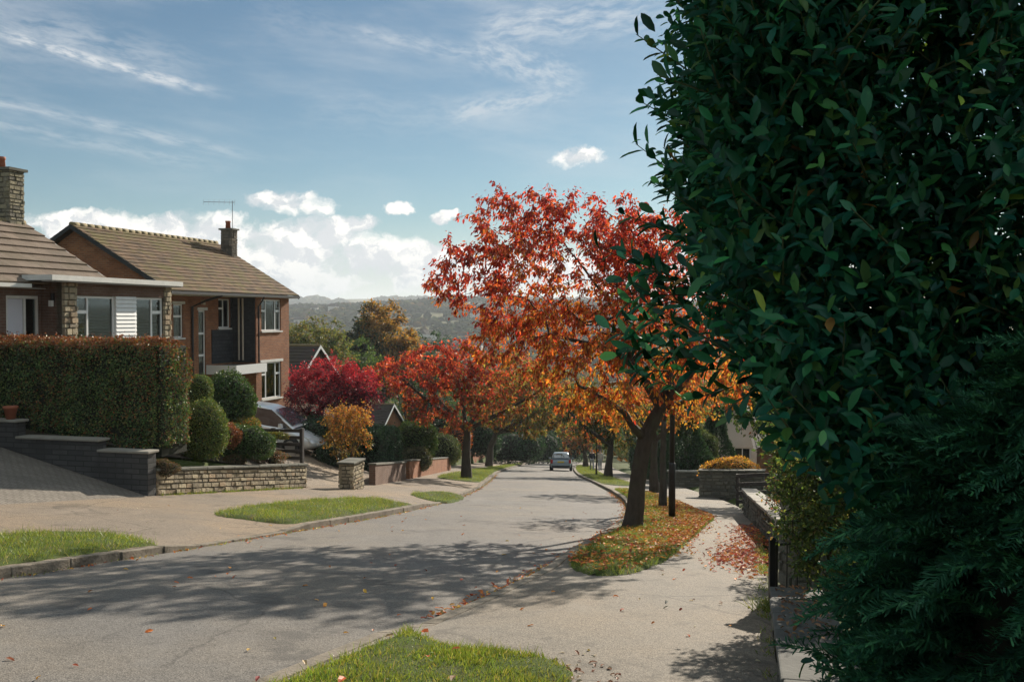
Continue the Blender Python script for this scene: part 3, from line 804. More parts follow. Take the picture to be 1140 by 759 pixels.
for (px, py, top, lab) in ((636, 518, 490, 'thin young tree stem beside the road left of the fiery orange tree'), (664, 529, 486, 'thin dark young tree in front of the two walkers')):
    X, Y = gp(px, py); zb = float(surf(X, Y)); h = at(px, top, Y)[2]-zb
    tree('young_tree', lab, X, Y, [([(0, 0, 0), (0.02, 0, h*0.5), (0.0, 0, h)], [0.07, 0.055, 0.035], None)], [((0, 0, h+0.3), (0.9, 0.9, 0.9))],
         grad_pal(1, 4, OLIVE, ORANGE, seed=3), 40, 10, 0.17, 'young trees along the street', 60+px, z_min=h-0.3)

# ------------------------------------------------------------------ hedges and shrubs of the left gardens
def wfp(x, y, z=None):
    X, Y = wl_inv(x, y); return (float(X), float(Y), float(land(X, Y)) if z is None else z)
def hedge_rust(Pn, C, r):
    # copper-brown where the clipped beech catches weather: the top and the roadside end
    w = sm(Pn[:, 2] + r.normal(0, 0.06, len(C)), 0.90, 1.0) + sm(Pn[:, 0] + r.normal(0, 0.15, len(C)), 0.72, 1.0)*0.8 + 0.13 + 0.12*np.sin(Pn[:, 1]*9 + Pn[:, 2]*5)*(Pn[:, 2] > 0.3)
    pick = r.uniform(0, 1, len(C)) < w
    C[pick] = pal(RUST[0], RUST[1], int(pick.sum()), 0.25, r); return C
def box_hedge(name, label, loc, rz, hx, hy, h, palette, n, leaf, seed, rust=None, group=None):
    """loc = base centre; leaves over a clipped box"""
    r = np.random.default_rng(seed)
    root = thing(name, label, 'hedge', loc, rz, group)
    fa = np.array([2*hy*h, 2*hy*h, 2*hx*h, 2*hx*h, 4*hx*hy*1.3]); k = r.multinomial(n, fa/fa.sum())
    Ps = []; Ns = []
    for f in range(5):
        a, b = r.uniform(-1, 1, k[f]), r.uniform(-1, 1, k[f]); o = np.ones(k[f])
        if f == 0: p = (o*hx, a*hy, (b+1)/2*h); nn = (1, 0, 0)
        elif f == 1: p = (-o*hx, a*hy, (b+1)/2*h); nn = (-1, 0, 0)
        elif f == 2: p = (a*hx, -o*hy, (b+1)/2*h); nn = (0, -1, 0)
        elif f == 3: p = (a*hx, o*hy, (b+1)/2*h); nn = (0, 1, 0)
        else: p = (a*hx, b*hy, o*h); nn = (0, 0, 1)
        Ps.append(np.stack(p, 1)); Ns.append(np.tile(nn, (k[f], 1)))
    P = np.concatenate(Ps).astype(float); N = np.concatenate(Ns).astype(float); n = len(P)
    # rounded arrises, uneven clipping
    c = P - np.array([0, 0, h/2]); rad = np.array([hx, hy, h/2]); qn = c/rad
    s = (np.abs(qn)**14).sum(1)**(-1/14.0)
    P = c*s[:, None] + np.array([0, 0, h/2])
    P += N*(0.075*vnoise(P[:, 0]*1.7+P[:, 1]*2.1, P[:, 2]*2.3, 0.45, seed)[:, None]*1.8 + 0.04*vnoise(P[:, 0]*2+P[:, 1], P[:, 2]*2, 0.13, seed+3)[:, None] - r.exponential(0.08, (n, 1)).clip(0, 0.35) + 0.03 + (r.uniform(0, 1, (n, 1)) < 0.03)*r.uniform(0.03, 0.16, (n, 1)))
    AX = unit(N*0.5 + rvec(n, r)*0.8 + np.array([0, 0, -0.2])); NO = unit(N + rvec(n, r)*0.8)
    C = pal(palette[0], palette[1], n, 0.3, r)
    if rust: C = rust(np.stack([P[:, 0]/hx, P[:, 1]/hy, P[:, 2]/h], 1), C, r)
    L = leaf*r.uniform(0.6, 1.3, n)
    leaf_obj('foliage', M['leaf_dense'], root, P, AX, NO, L, L*0.65, C)
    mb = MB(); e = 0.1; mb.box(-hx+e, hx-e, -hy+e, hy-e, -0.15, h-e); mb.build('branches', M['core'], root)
    return root
RZW = math.pi/2 - TH
hx0, hy0 = wl_inv(1.38, 3.75)
box_hedge('beech_hedge', 'tall clipped beech hedge, green with coppery top and sunlit end, on the stepped garden wall', (hx0, hy0, -1.5), RZW, 0.60, 3.6, 2.5,
          ([(0.085, 0.155, 0.042), (0.14, 0.20, 0.05), (0.06, 0.11, 0.036), (0.28, 0.25, 0.07)], [4, 3, 3, 1]), 95000, 0.055, 71, hedge_rust)
# move: hedge base follows the wall
TOPIARY = ([(0.13, 0.19, 0.04), (0.085, 0.14, 0.035), (0.26, 0.25, 0.055)], [4, 3, 1])
def px_bush(name, label, px, py, Y, rx, ry, rz_, palette, **kw):
    p = at(px, py, Y); return bush(name, label, 'shrub', p, (rx, ry, rz_), palette, **kw)
px_bush('topiary_shrub', 'round clipped green dome shrub right of the beech hedge', 226, 480, 25.2, 0.60, 0.62, 0.78, TOPIARY, leaf=0.048, n=15000, power=2.3, lump=0.11, depth=0.06, seed=81)
px_bush('topiary_shrub', 'small upright clipped shrub peeping above the round dome', 222, 438, 27.6, 0.33, 0.4, 0.50, TOPIARY, leaf=0.042, n=6000, power=2.6, lump=0.07, depth=0.04, seed=82)
px_bush('evergreen_shrub', 'broad dark evergreen shrub in front of the porch', 258, 449, 29.0, 0.74, 0.7, 0.74, GREEN, leaf=0.07, n=11000, power=2.5, lump=0.3, depth=0.1, seed=83)
px_bush('evergreen_shrub', 'bluish dark low shrub between the dome and the slat fence', 273, 492, 27.3, 0.78, 0.6, 0.50, GREEN, leaf=0.055, n=9000, lump=0.3, depth=0.1, seed=84)
px_bush('heather_shrub', 'small rusty brown shrub wedged beside the clipped dome', 256, 486, 26.6, 0.34, 0.34, 0.36, RUST, leaf=0.045, n=3500, lump=0.4, depth=0.16, seed=85, core=0.55)
px_bush('evergreen_shrub', 'yellow green shrub sloping down behind the dark low one', 272, 476, 28.6, 0.42, 0.5, 0.30, OLIVE, leaf=0.05, n=6000, lump=0.18, seed=86)
px_bush('flowering_shrub', 'straggly pinkish brown plant above the stone wall by the fence', 300, 508, 28.6, 0.5, 0.3, 0.30, ([(0.25, 0.12, 0.07), (0.12, 0.12, 0.04), (0.3, 0.2, 0.13)], [3, 3, 1]), leaf=0.045, n=2600, lump=0.4, depth=0.15, seed=87, core=0.5)
px_bush('trailing_plant', 'brown trailing plant spilling over the near end of the stone wall', 183, 521, 22.5, 0.26, 0.22, 0.2, ([(0.16, 0.10, 0.05), (0.10, 0.10, 0.04)], [2, 1]), leaf=0.035, n=2600, lump=0.3, seed=88)
px_bush('flowering_shrub', 'low brown and green edging plants on top of the stone wall', 262, 512, 26.9, 0.62, 0.2, 0.2, ([(0.2, 0.12, 0.06), (0.08, 0.10, 0.03)], [3, 2]), leaf=0.04, n=3200, lump=0.4, depth=0.12, seed=89, rz=RZW, core=0.5)
px_bush('climbing_plant', 'yellow leaved climber along the top of the slat fence', 305, 485, 29.6, 0.5, 0.16, 0.09, ([(0.25, 0.24, 0.04), (0.12, 0.15, 0.04), (0.3, 0.2, 0.05)], [3, 3, 1]), leaf=0.05, n=2600, lump=0.4, depth=0.15, seed=90, rz=R(-15), core=0.4)
# purple acer and orange shrub
def acer():
    p = at(366, 470, 38.5); X, Y = p[0], p[1]; zb = float(land(X, Y))
    def loc(a, b, dy=0): w = at(a, b, Y); return (w[0]-X, dy, w[2]-zb)
    limbs = [([(0, 0, 0), (0.03, 0, 0.7)], [0.12, 0.09], None)]
    for k in range(6):
        a = k*1.05; limbs.append(([(0.03, 0, 0.7), (0.6*math.cos(a), 0.6*math.sin(a), 1.4), (1.2*math.cos(a), 1.2*math.sin(a), 2.3)], [0.07, 0.05, 0.025], 0))
    ells = [(loc(368, 428), (1.85, 1.7, 1.1)), (loc(345, 442), (1.0, 1.2, 0.95)), (loc(396, 440), (1.2, 1.3, 1.1)), (loc(370, 411), (1.25, 1.1, 0.6))]
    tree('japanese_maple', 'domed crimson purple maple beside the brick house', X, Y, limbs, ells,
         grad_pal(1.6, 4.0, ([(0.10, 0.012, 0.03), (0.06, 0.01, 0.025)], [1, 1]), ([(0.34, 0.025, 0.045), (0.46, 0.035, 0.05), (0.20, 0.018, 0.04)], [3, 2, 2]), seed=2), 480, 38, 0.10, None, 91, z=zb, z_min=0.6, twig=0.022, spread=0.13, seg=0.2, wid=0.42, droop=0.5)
acer()
def orange_shrub():
    p = at(386, 515, 34.6); X, Y = p[0], p[1]; zb = float(land(X, Y))
    def loc(a, b, dy=0): w = at(a, b, Y); return (w[0]-X, dy, w[2]-zb)
    limbs = [([(0, 0, 0), (0.0, 0, 0.35)], [0.07, 0.06], None)]
    for k in range(7):
        a = k*0.9; limbs.append(([(0, 0, 0.3), (0.35*math.cos(a), 0.35*math.sin(a), 0.9), (0.6*math.cos(a), 0.6*math.sin(a), 1.6)], [0.035, 0.028, 0.015], 0))
    tree('autumn_shrub', 'rounded amber and olive shrub behind the short stone pier', X, Y, limbs, [(loc(386, 470), (0.95, 0.9, 0.78)), (loc(386, 490), (0.95, 0.9, 0.6)), (loc(392, 460), (0.7, 0.7, 0.5))],
         grad_pal(0.4, 2.4, ([(0.15, 0.13, 0.035), (0.28, 0.15, 0.035)], [2, 1]), ([(0.38, 0.20, 0.04), (0.42, 0.15, 0.035), (0.25, 0.18, 0.04)], [3, 2, 2]), seed=5), 340, 16, 0.08, None, 93, z=zb, z_min=0.3, twig=0.02, spread=0.07, seg=0.16, cat='shrub', wid=0.6)
orange_shrub()
for (ya_, yb_, lab_) in ((49.5, 58, 'dark clipped hedge along the right pavement just past the wooden gate'), (60, 76, 'long dark hedge farther down the right pavement behind the forked trunk')):
    xa_, xb_ = float(RW(ya_))+0.9, float(RW(yb_))+0.9; ym = (ya_+yb_)/2; xm = (xa_+xb_)/2
    box_hedge('dark_hedge', lab_, (xm, ym, float(land(xm, ym))-0.45), math.atan2(yb_-ya_, xb_-xa_), math.hypot(yb_-ya_, xb_-xa_)/2, 0.7, 2.5, DARKG, 9000, 0.12, int(90+ya_))
# beyond, along the left side
p = at(414, 512, 40); 
box_hedge('dark_hedge', 'dark clipped hedge over the brick wall left of the red cherry', (p[0], p[1], float(land(p[0], p[1]))), RZW+0.1, 1.5, 0.8, 1.6, DARKG, 14000, 0.07, 95)
px_bush('evergreen_shrub', 'rounded green shrub in front of the small gabled house', 463, 489, 47, 1.0, 1.0, 0.8, GREEN, leaf=0.085, n=8000, lump=0.16, seed=96)
px_bush('evergreen_shrub', 'pale weathered shrub above the brick wall end', 462, 512, 45.5, 0.75, 0.6, 0.55, ([(0.12, 0.12, 0.05), (0.07, 0.09, 0.035)], [2, 2]), leaf=0.07, n=5000, lump=0.25, seed=97)
px_bush('evergreen_shrub', 'light green bush behind the trunk of the bright red cherry', 495, 500, 60, 1.0, 1.0, 1.0, ([(0.13, 0.16, 0.05), (0.06, 0.09, 0.03)], [2, 2]), leaf=0.1, n=5000, lump=0.22, seed=98)
px_bush('evergreen_shrub', 'green garden shrub at the foot of the purple maple', 358, 478, 37, 1.6, 0.8, 0.45, DARKG, leaf=0.07, n=6000, lump=0.25, seed=99)
px_bush('evergreen_shrub', 'shady dark shrub under the amber one, right of the driveway', 368, 512, 36, 0.7, 0.6, 0.5, DARKG, leaf=0.06, n=5000, lump=0.25, seed=100)
px_bush('autumn_shrub', 'small orange tinted shrub far along the left pavement', 508, 492, 70, 1.1, 1.0, 1.2, ORANGE, leaf=0.13, n=3000, lump=0.25, seed=101)
for i, (px, py, Y, rx, rz_, lab) in enumerate([(480, 470, 84, 2.6, 2.8, 'dark evergreen bush between the two left street trees, behind the pavement'), (535, 490, 88, 1.6, 1.6, 'deep green bush just left of the leaning trunk'),
                                         (575, 497, 98, 2.6, 1.7, 'dark garden hedge bush along the far bend of the road'), (600, 496, 118, 3.0, 2.0, 'dark bush at the far end of the road left of the parked car'),
                                         (560, 480, 120, 3.4, 3.0, 'tall dark bush filling the gap beyond the olive cherry'), (632, 492, 140, 3.8, 3.4, 'dark shady bush directly beyond the parked car')]):
    px_bush('evergreen_shrub', lab, px, py, Y, rx, rx, rz_, DARKG, leaf=0.2, n=4500, lump=0.22, seed=110+i)

# ------------------------------------------------------------------ right side planting
px_bush('autumn_shrub', 'low golden yellow shrub on top of the dark stone wall across the pavement', 812, 525, 37.3, 1.0, 0.6, 0.55, ([(0.50, 0.30, 0.05), (0.42, 0.20, 0.06), (0.25, 0.22, 0.05)], [3, 2, 1]), leaf=0.075, n=5000, lump=0.35, seed=131, mat='leaf')
def conifer(label, px, pyb, pyt, Y, r0, seed, group=None):
    p = at(px, pyb, Y); X = p[0]; zb = float(land(X, Y)); h = at(px, pyt, Y)[2]-zb
    root = thing('conifer_tree', label, 'tree', (X, Y, zb-0.05), 0, group)
    r = np.random.default_rng(seed); n = 9000
    u = r.uniform(0, 1, n)**0.75; a = r.uniform(0, 6.283, n); rr = r0*(1-u)**0.8*(1+0.2*np.sin(a*3+u*9)) - r.exponential(0.08, n)
    P = np.stack([rr*np.cos(a), rr*np.sin(a), 0.15+u*(h-0.1)], 1); N = unit(np.stack([np.cos(a), np.sin(a), 0.4+0*a], 1))
    AX = unit(N + rvec(n, r)*0.6 + np.array([0, 0, 0.3])); L = 0.16*r.uniform(0.6, 1.3, n)
    leaf_obj('crown', M['leaf_dense'], root, P, AX, unit(N+rvec(n, r)), L, L*0.4, pal(DARKG[0], DARKG[1], n, 0.25, r))
    mb = MB(); mb.tube([(0, 0, -0.2), (0, 0, h*0.5), (0, 0, h*0.93)], [0.17, 0.10, 0.03], 7); mb.build('trunk', M['bark'], root)
    return root
conifer('dark pointed conifer behind the wooden gate across the pavement', 764, 530, 446, 50, 1.5, 141)
conifer('dark conifer left of the pale gabled house', 797, 520, 448, 56, 1.3, 142)
conifer('broad dark conifer between the grey trunk and the wooden gate', 748, 530, 470, 58, 1.7, 143)
px_bush('evergreen_shrub', 'bright green bush just right of the pointed conifer', 783, 498, 52, 0.8, 0.8, 0.9, ([(0.13, 0.17, 0.05), (0.07, 0.10, 0.03)], [1, 1]), leaf=0.1, n=4000, lump=0.25, seed=144)
def fixed_tree(name, label, X, Y, h, cr, palf, seed, leaf=0.15, n=200, per=10, group=None, zc=0.66, tr=0.2, rzf=0.42):
    zb = float(land(X, Y))
    limbs = [([(0, 0, 0), (0.05, 0, h*0.2), (0, 0.05, h*0.36)], [tr*1.3, tr, tr*0.85], None)]
    r = np.random.default_rng(seed)
    for k in range(5):
        a = k*1.26+seed; limbs.append(([(0, 0.05, h*0.36), (cr*0.3*math.cos(a), cr*0.3*math.sin(a), h*0.52), (cr*0.55*math.cos(a), cr*0.55*math.sin(a), h*0.72)], [tr*0.5, tr*0.35, tr*0.15], 0))
    e = [((0, 0, h*zc), (cr, cr, h*(1-zc)))]
    for k in range(5):
        a = r.uniform(0, 6.28); e.append(((cr*0.5*math.cos(a), cr*0.5*math.sin(a), h*(zc-0.1+0.12*r.uniform())), (cr*0.65, cr*0.65, h*(1-zc)*0.72)))
    return tree(name, label, X, Y, limbs, e, palf, int(n*1.5), int(per*2.6), leaf, group, seed, z=zb, z_min=h*0.34, zlo=h*0.3, twig=0.05, spread=leaf*0.9, seg=max(0.3, h/26))
fixed_tree('broadleaf_tree', 'leafy green tree leaning over the pavement wall behind the laurel', 9.4, 33, 5.9, 2.4, grad_pal(2, 5, GREEN, ([(0.10, 0.13, 0.04), (0.06, 0.10, 0.03), (0.3, 0.14, 0.04)], [3, 3, 1]), seed=1), 151, 0.13, 200, 12)
fixed_tree('broadleaf_tree', 'green and orange tree right of the pale gabled house', 15.5, 46, 8.5, 3.2, grad_pal(2, 6, GREEN, OLIVE, seed=2), 152, 0.16, 220, 11)
fixed_tree('broadleaf_tree', 'tall green tree behind the two dark conifers', 13.5, 75, 10.5, 3.6, grad_pal(2, 7, GREEN, OLIVE, seed=3), 153, 0.22, 230, 11)
fixed_tree('broadleaf_tree', 'dark green tree beyond the two walkers', 10.5, 118, 10, 3.8, grad_pal(2, 8, DARKG, GREEN, seed=4), 154, 0.3, 200, 10)
fixed_tree('broadleaf_tree', 'olive tree closing the view right of the walkers', 15.5, 102, 9.5, 3.6, grad_pal(2, 8, GREEN, OLIVE, seed=4), 155, 0.28, 200, 10)
fixed_tree('broadleaf_tree', 'deep green tree above the far bend of the road', -2.5, 150, 11, 4.5, grad_pal(2, 8, DARKG, GREEN, seed=5), 156, 0.35, 200, 11)
fixed_tree('broadleaf_tree', 'dark tree above the parked car where the road disappears', 7.5, 158, 12, 4.6, grad_pal(2, 8, DARKG, OLIVE, seed=6), 157, 0.35, 200, 11)
fixed_tree('broadleaf_tree', 'bushy yellow green tree rising behind the small dark roof', -18.6, 92, 11.6, 3.6, grad_pal(3, 10, GREEN, ([(0.15, 0.16, 0.04), (0.10, 0.13, 0.04), (0.2, 0.15, 0.04)], [3, 3, 1]), seed=7), 158, 0.24, 260, 13)
fixed_tree('broadleaf_tree', 'pale yellow tree left of the ochre crowned one in the valley', -25, 120, 13, 4.3, grad_pal(3, 10, OLIVE, ([(0.16, 0.17, 0.05), (0.22, 0.18, 0.05)], [3, 2]), seed=8), 159, 0.3, 240, 12)
def ochre(P, n, r):
    C = pal(([(0.045, 0.07, 0.028), (0.08, 0.085, 0.03), (0.03, 0.05, 0.022)]), [3, 2, 2], n, 0.25, r)
    w = sm(P[:, 0]*0.6 + (P[:, 2]-10)*0.35 + r.normal(0, 0.8, n) + vnoise(P[:, 0], P[:, 2], 1.2, 1)*1.5, -0.5, 2.0)
    k = r.uniform(0, 1, n) < w; C[k] = pal([(0.30, 0.19, 0.04), (0.24, 0.14, 0.035), (0.36, 0.2, 0.04)], [2, 2, 1], int(k.sum()), 0.2, r); return C
p = at(425, 380, 112)
fixed_tree('broadleaf_tree', 'big round tree, dark green with an ochre top, behind the red cherry', p[0], 112, 16.2, 4.6, ochre, 160, 0.36, 520, 22, tr=0.35, zc=0.62)
p = at(400, 400, 100)
fixed_tree('broadleaf_tree', 'low dark green tree at the left foot of the ochre topped one', p[0], 100, 10.5, 3.0, grad_pal(3, 9, DARKG, GREEN, seed=9), 161, 0.24, 220, 12)
p = at(478, 400, 118)
fixed_tree('broadleaf_tree', 'dark tree showing over the bright red cherry', p[0], 118, 14.0, 4.0, grad_pal(3, 12, GREEN, DARKG, seed=9), 162, 0.28, 240, 12)
#@@PART3
# ------------------------------------------------------------------ big laurel, cypress and the near shrub at the right
def laurel():
    r = np.random.default_rng(301)
    Y0 = 4.9; X0 = 2.6; zb = float(base(X0, Y0)) + 0.1
    root = thing('laurel_tree', 'huge dark glossy laurel overhanging the pavement at the right', 'tree', (X0, Y0, zb), 0)
    mb = MB()
    for (dx, dy) in ((0, 0), (0.35, 0.5), (-0.15, -0.5), (0.6, -0.2)):
        pts = [(dx, dy, -0.1), (dx+0.05, dy, 0.9), (dx-0.2, dy+0.1, 2.0), (dx-0.45, dy+0.15, 3.3)]; mb.tube(pts, [0.09, 0.075, 0.055, 0.03], 8)
    mb.build('trunk', M['bark'], root, True)
    # shoots: stems that carry alternate leaves. Left silhouette in world X as function of height
    def xleft(z, y):
        b = np.interp(z, [-0.6, 0.2, 0.6, 0.95, 1.2, 1.6, 2.0, 2.4, 2.8, 3.3, 4.2], [1.75, 1.72, 1.95, 1.85, 1.42, 1.10, 0.92, 0.82, 0.80, 0.84, 0.90])
        return b*y/5.0 + 0.13*vnoise(z*1.0+y*0.5, y*1.2, 0.33, 4) 
    S = []; D = []; LEN = []
    n = 4600
    y = r.uniform(3.9, 6.6, n); z = r.uniform(0.2, 4.6, n)
    x = xleft(z, y) + r.exponential(0.42, n).clip(0, 1.8) + 0.02
    S.append(np.stack([x+0.20, y, z-0.22], 1)); d = unit(np.stack([-0.75+0.4*r.normal(size=n), -0.35+0.6*r.normal(size=n), 0.65+0.35*r.normal(size=n)], 1)); D.append(d); LEN.append(r.uniform(0.22, 0.42, n))
    # face turned to the camera side
    n2 = 5000
    x2 = r.uniform(0.9, 4.4, n2); z2 = r.uniform(0.0, 4.6, n2); y2 = 3.75 + 0.45*(x2-1.0)*0.3 + r.exponential(0.4, n2).clip(0, 2) + 0.35*vnoise(x2*2, z2*2, 0.7, 6)
    ok = x2 > xleft(z2, y2) + 0.06
    S.append(np.stack([x2, y2+0.2, z2-0.2], 1)[ok]); d = unit(np.stack([-0.25+0.5*r.normal(size=n2), -0.8+0.4*r.normal(size=n2), 0.6+0.35*r.normal(size=n2)], 1)); D.append(d[ok]); LEN.append(r.uniform(0.22, 0.42, n2)[ok])
    # deep filling
    n3 = 2600
    y3 = r.uniform(4.2, 7.2, n3); z3 = r.uniform(0.1, 5.0, n3); x3 = xleft(z3, y3) + r.uniform(0.3, 2.8, n3)
    S.append(np.stack([x3, y3, z3], 1)); D.append(rvec(n3, r)); LEN.append(r.uniform(0.25, 0.4, n3))
    n4 = 1500  # more shoots farther back, added to keep sun off the wall coping
    y4 = r.uniform(6.2, 9.0, n4); z4 = r.uniform(-0.5, 1.6, n4); x4 = 0.32+0.255*y4 + np.interp(z4, [-0.5, 0.6, 1.0, 1.6], [0.5, 0.8, 0.75, 0.5]) + r.exponential(0.7, n4).clip(0, 2.2)
    S.append(np.stack([x4, y4, z4], 1)); D.append(rvec(n4, r)); LEN.append(r.uniform(0.25, 0.4, n4))
    # long sprays reaching out
    sp = [((1.15, 5.6, 1.70), (0.45, 5.45, 1.99)), ((1.1, 5.6, 1.72), (0.66, 5.5, 1.72)), ((1.0, 5.5, 1.6), (0.75, 5.45, 1.87)), ((1.05, 5.5, 1.75), (0.62, 5.5, 1.94)), ((1.0, 5.4, 2.0), (0.60, 5.4, 2.16)),
          ((1.1, 5.5, 1.45), (0.80, 5.45, 1.52)), ((0.95, 5.3, 2.3), (0.66, 5.3, 2.52)), ((0.95, 5.3, 2.9), (0.66, 5.3, 3.1)), ((1.2, 5.6, 1.3), (0.92, 5.5, 1.3)), ((1.05, 5.5, 1.62), (0.60, 5.45, 1.80)),
          ((1.25, 5.6, 1.2), (1.0, 5.6, 1.12)), ((1.3, 5.7, 1.35), (1.05, 5.7, 1.38)), ((1.0, 5.4, 2.6), (0.7, 5.35, 2.75)), ((0.95, 5.3, 3.2), (0.72, 5.3, 3.45))]
    for a, b in sp:
        a = np.array(a); b = np.array(b); S.append(a[None]); D.append(unit((b-a)[None])); LEN.append(np.array([np.linalg.norm(b-a)]))
    for _ in range(15):
        a = np.array([r.uniform(0.85, 1.2), r.uniform(5.3, 5.8), r.uniform(1.15, 1.95)]); b = a + np.array([-r.uniform(0.2, 0.34), -0.05, r.uniform(-0.12, 0.2)])
        S.append(a[None]); D.append(unit((b-a)[None])); LEN.append(np.array([np.linalg.norm(b-a)])); sp.append((a, b))
    S = np.concatenate(S); D = np.concatenate(D); LEN = np.concatenate(LEN)
    # sun gaps are few: leaves along each stem
    per = 9
    k = np.tile(np.arange(per), len(S)); ii = np.repeat(np.arange(len(S)), per)
    t = (k+0.6)/per
    sd = unit(np.cross(D, rvec(len(S), r)))[ii]; sd2 = np.cross(D[ii], sd)
    ang = k*2.4 + r.uniform(0, 0.6, len(k))
    out = sd*np.cos(ang)[:, None] + sd2*np.sin(ang)[:, None]
    P = S[ii] + D[ii]*(t*LEN[ii])[:, None]
    AX = unit(D[ii]*0.75 + out*0.85 + np.array([0, 0, -0.05])); NO = unit(D[ii]*0.8 - out*0.5 + rvec(len(k), r)*0.25 + np.array([0, 0, 0.5]))
    L = 0.05 + 0.07*r.beta(1.6, 1.6, len(k)); L[ii >= len(S)-len(sp)] *= 1.3; tip = k == per-1
    C = pal([(0.018, 0.105, 0.052), (0.032, 0.135, 0.056), (0.011, 0.066, 0.037), (0.085, 0.17, 0.045), (0.018, 0.095, 0.062)], [4, 3, 3, 0.8, 2], len(k), 0.25, r)
    young = (k >= per-2) & (r.uniform(0, 1, len(k)) < 0.22); C[young] = C[young]*np.array([2.2, 1.7, 1.1])
    old = r.uniform(0, 1, len(k)) < 0.003; C[old] = np.array([0.28, 0.16, 0.05])
    tv = np.array([(0, 0, 0), (0.25, 0.36, 0.06), (0.6, 0.5, 0.05), (0.86, 0.27, 0.0), (1, 0, -0.09), (0.86, -0.27, 0.0), (0.6, -0.5, 0.05), (0.25, -0.36, 0.06), (0.3, 0, 0), (0.65, 0, -0.02)])
    tf = [(0, 8, 1), (8, 9, 2, 1), (9, 4, 3, 2), (0, 7, 8), (8, 7, 6, 9), (9, 6, 5, 4)]
    off = np.array([X0, Y0, zb])
    V, FI, FZ, CC = leaves(P-off, AX, NO, L, L*0.40, C, tpl=(tv, tf))
    np_mesh('leaves', V, FI, FZ, M['laurel'], root, CC, True)
    mb = MB()
    sel = r.choice(len(S)-len(sp), 3500, replace=False).tolist() + list(range(len(S)-len(sp), len(S)))
    for i in sel: mb.tube([S[i]-off, S[i]-off+D[i]*LEN[i]*0.55, S[i]-off+D[i]*LEN[i]], [0.006, 0.004, 0.0025], 4, False)
    mb.build('shoots', M['twig'], root)
    print('laurel leaves', len(k))
M['twig'] = plain('green_twig', (0.07, 0.085, 0.035), 0.7, var=0.3)
laurel()

def cypress():
    r = np.random.default_rng(310)
    X0, Y0 = 1.75, 3.25; zb = float(base(X0, Y0))
    root = thing('cypress_bush', 'feathery dark green cypress growing in front of the laurel at the lower right corner', 'shrub', (X0, Y0, zb), 0)
    mb = MB(); mb.tube([(0.2, 0, -0.1), (0.2, 0.05, 0.8), (0.25, 0, 1.6)], [0.07, 0.05, 0.02], 8); mb.build('trunk', M['bark'], root, True)
    # frond sprays: flat fans of fine branchlets
    n = 1500
    th = r.uniform(math.pi*0.72, math.pi*1.75, n); z = r.uniform(-0.55, 1.42, n)
    rr = np.interp(z, [-0.6, -0.2, 0.3, 0.8, 1.2, 1.5], [0.98, 1.0, 0.92, 0.74, 0.46, 0.15])*(0.80+0.22*np.sin(th*5+z*7)+0.10*np.sin(z*11)) - r.exponential(0.08, n)
    lay = 0.09*np.sin(z*9.5 + np.sin(th*2)*2)
    x = X0+0.35+rr*np.cos(th); y = Y0+0.15+0.72*rr*np.sin(th)
    ok = (x > 0.30+0.245*y+0.10)
    P0 = np.stack([x, y, z+lay], 1)[ok]; th = th[ok]; n = len(P0)
    ax = unit(np.stack([np.cos(th), 0.8*np.sin(th), 0.25+0.3*r.normal(size=n)], 1) + rvec(n, r)*0.35)
    nn = unit(np.array([0, 0, 1.0]) + rvec(n, r)*0.45)
    sd = unit(np.cross(nn, ax)); nn = np.cross(ax, sd)
    per = 64
    ii = np.repeat(np.arange(n), per); k = np.tile(np.arange(per), n)
    s = (k//2 + 0.5)/(per/2); sg = np.where(k % 2 == 0, 1.0, -1.0)
    size = r.uniform(0.17, 0.30, n)[ii]
    droop = -0.45*s**2
    P = P0[ii] + ax[ii]*(s*size)[:, None] + nn[ii]*(droop*size)[:, None]
    AX = unit(ax[ii]*0.9 + sd[ii]*(sg*0.85)[:, None] - nn[ii]*0.2 + rvec(len(ii), r)*0.25)
    L = size*0.30*(1-0.72*s)*r.uniform(0.7, 1.2, len(ii)) + 0.012
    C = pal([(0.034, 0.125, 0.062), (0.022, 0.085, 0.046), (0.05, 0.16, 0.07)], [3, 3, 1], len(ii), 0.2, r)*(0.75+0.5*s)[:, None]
    tv = np.array([(0, 0.5, 0), (0, -0.5, 0), (0.7, -0.42, 0), (0.7, 0.42, 0), (1, 0, 0)])
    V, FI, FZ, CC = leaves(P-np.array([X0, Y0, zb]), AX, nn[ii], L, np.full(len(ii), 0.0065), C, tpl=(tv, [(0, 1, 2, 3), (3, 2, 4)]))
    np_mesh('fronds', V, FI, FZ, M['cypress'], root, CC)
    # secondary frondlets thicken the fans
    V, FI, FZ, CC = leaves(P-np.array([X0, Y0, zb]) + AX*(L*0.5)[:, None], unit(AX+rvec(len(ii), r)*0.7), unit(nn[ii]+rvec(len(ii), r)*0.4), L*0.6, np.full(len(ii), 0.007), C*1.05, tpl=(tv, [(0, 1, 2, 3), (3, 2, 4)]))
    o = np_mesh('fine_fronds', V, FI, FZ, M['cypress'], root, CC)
    mb = MB()
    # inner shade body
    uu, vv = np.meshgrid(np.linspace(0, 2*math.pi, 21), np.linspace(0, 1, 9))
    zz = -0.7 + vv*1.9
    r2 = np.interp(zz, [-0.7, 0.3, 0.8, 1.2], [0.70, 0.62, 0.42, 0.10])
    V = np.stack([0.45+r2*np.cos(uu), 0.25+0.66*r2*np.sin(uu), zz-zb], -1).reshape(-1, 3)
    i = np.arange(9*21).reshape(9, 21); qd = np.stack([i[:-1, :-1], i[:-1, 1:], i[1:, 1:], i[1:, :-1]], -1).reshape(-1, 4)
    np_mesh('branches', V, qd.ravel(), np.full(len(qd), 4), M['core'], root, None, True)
cypress()

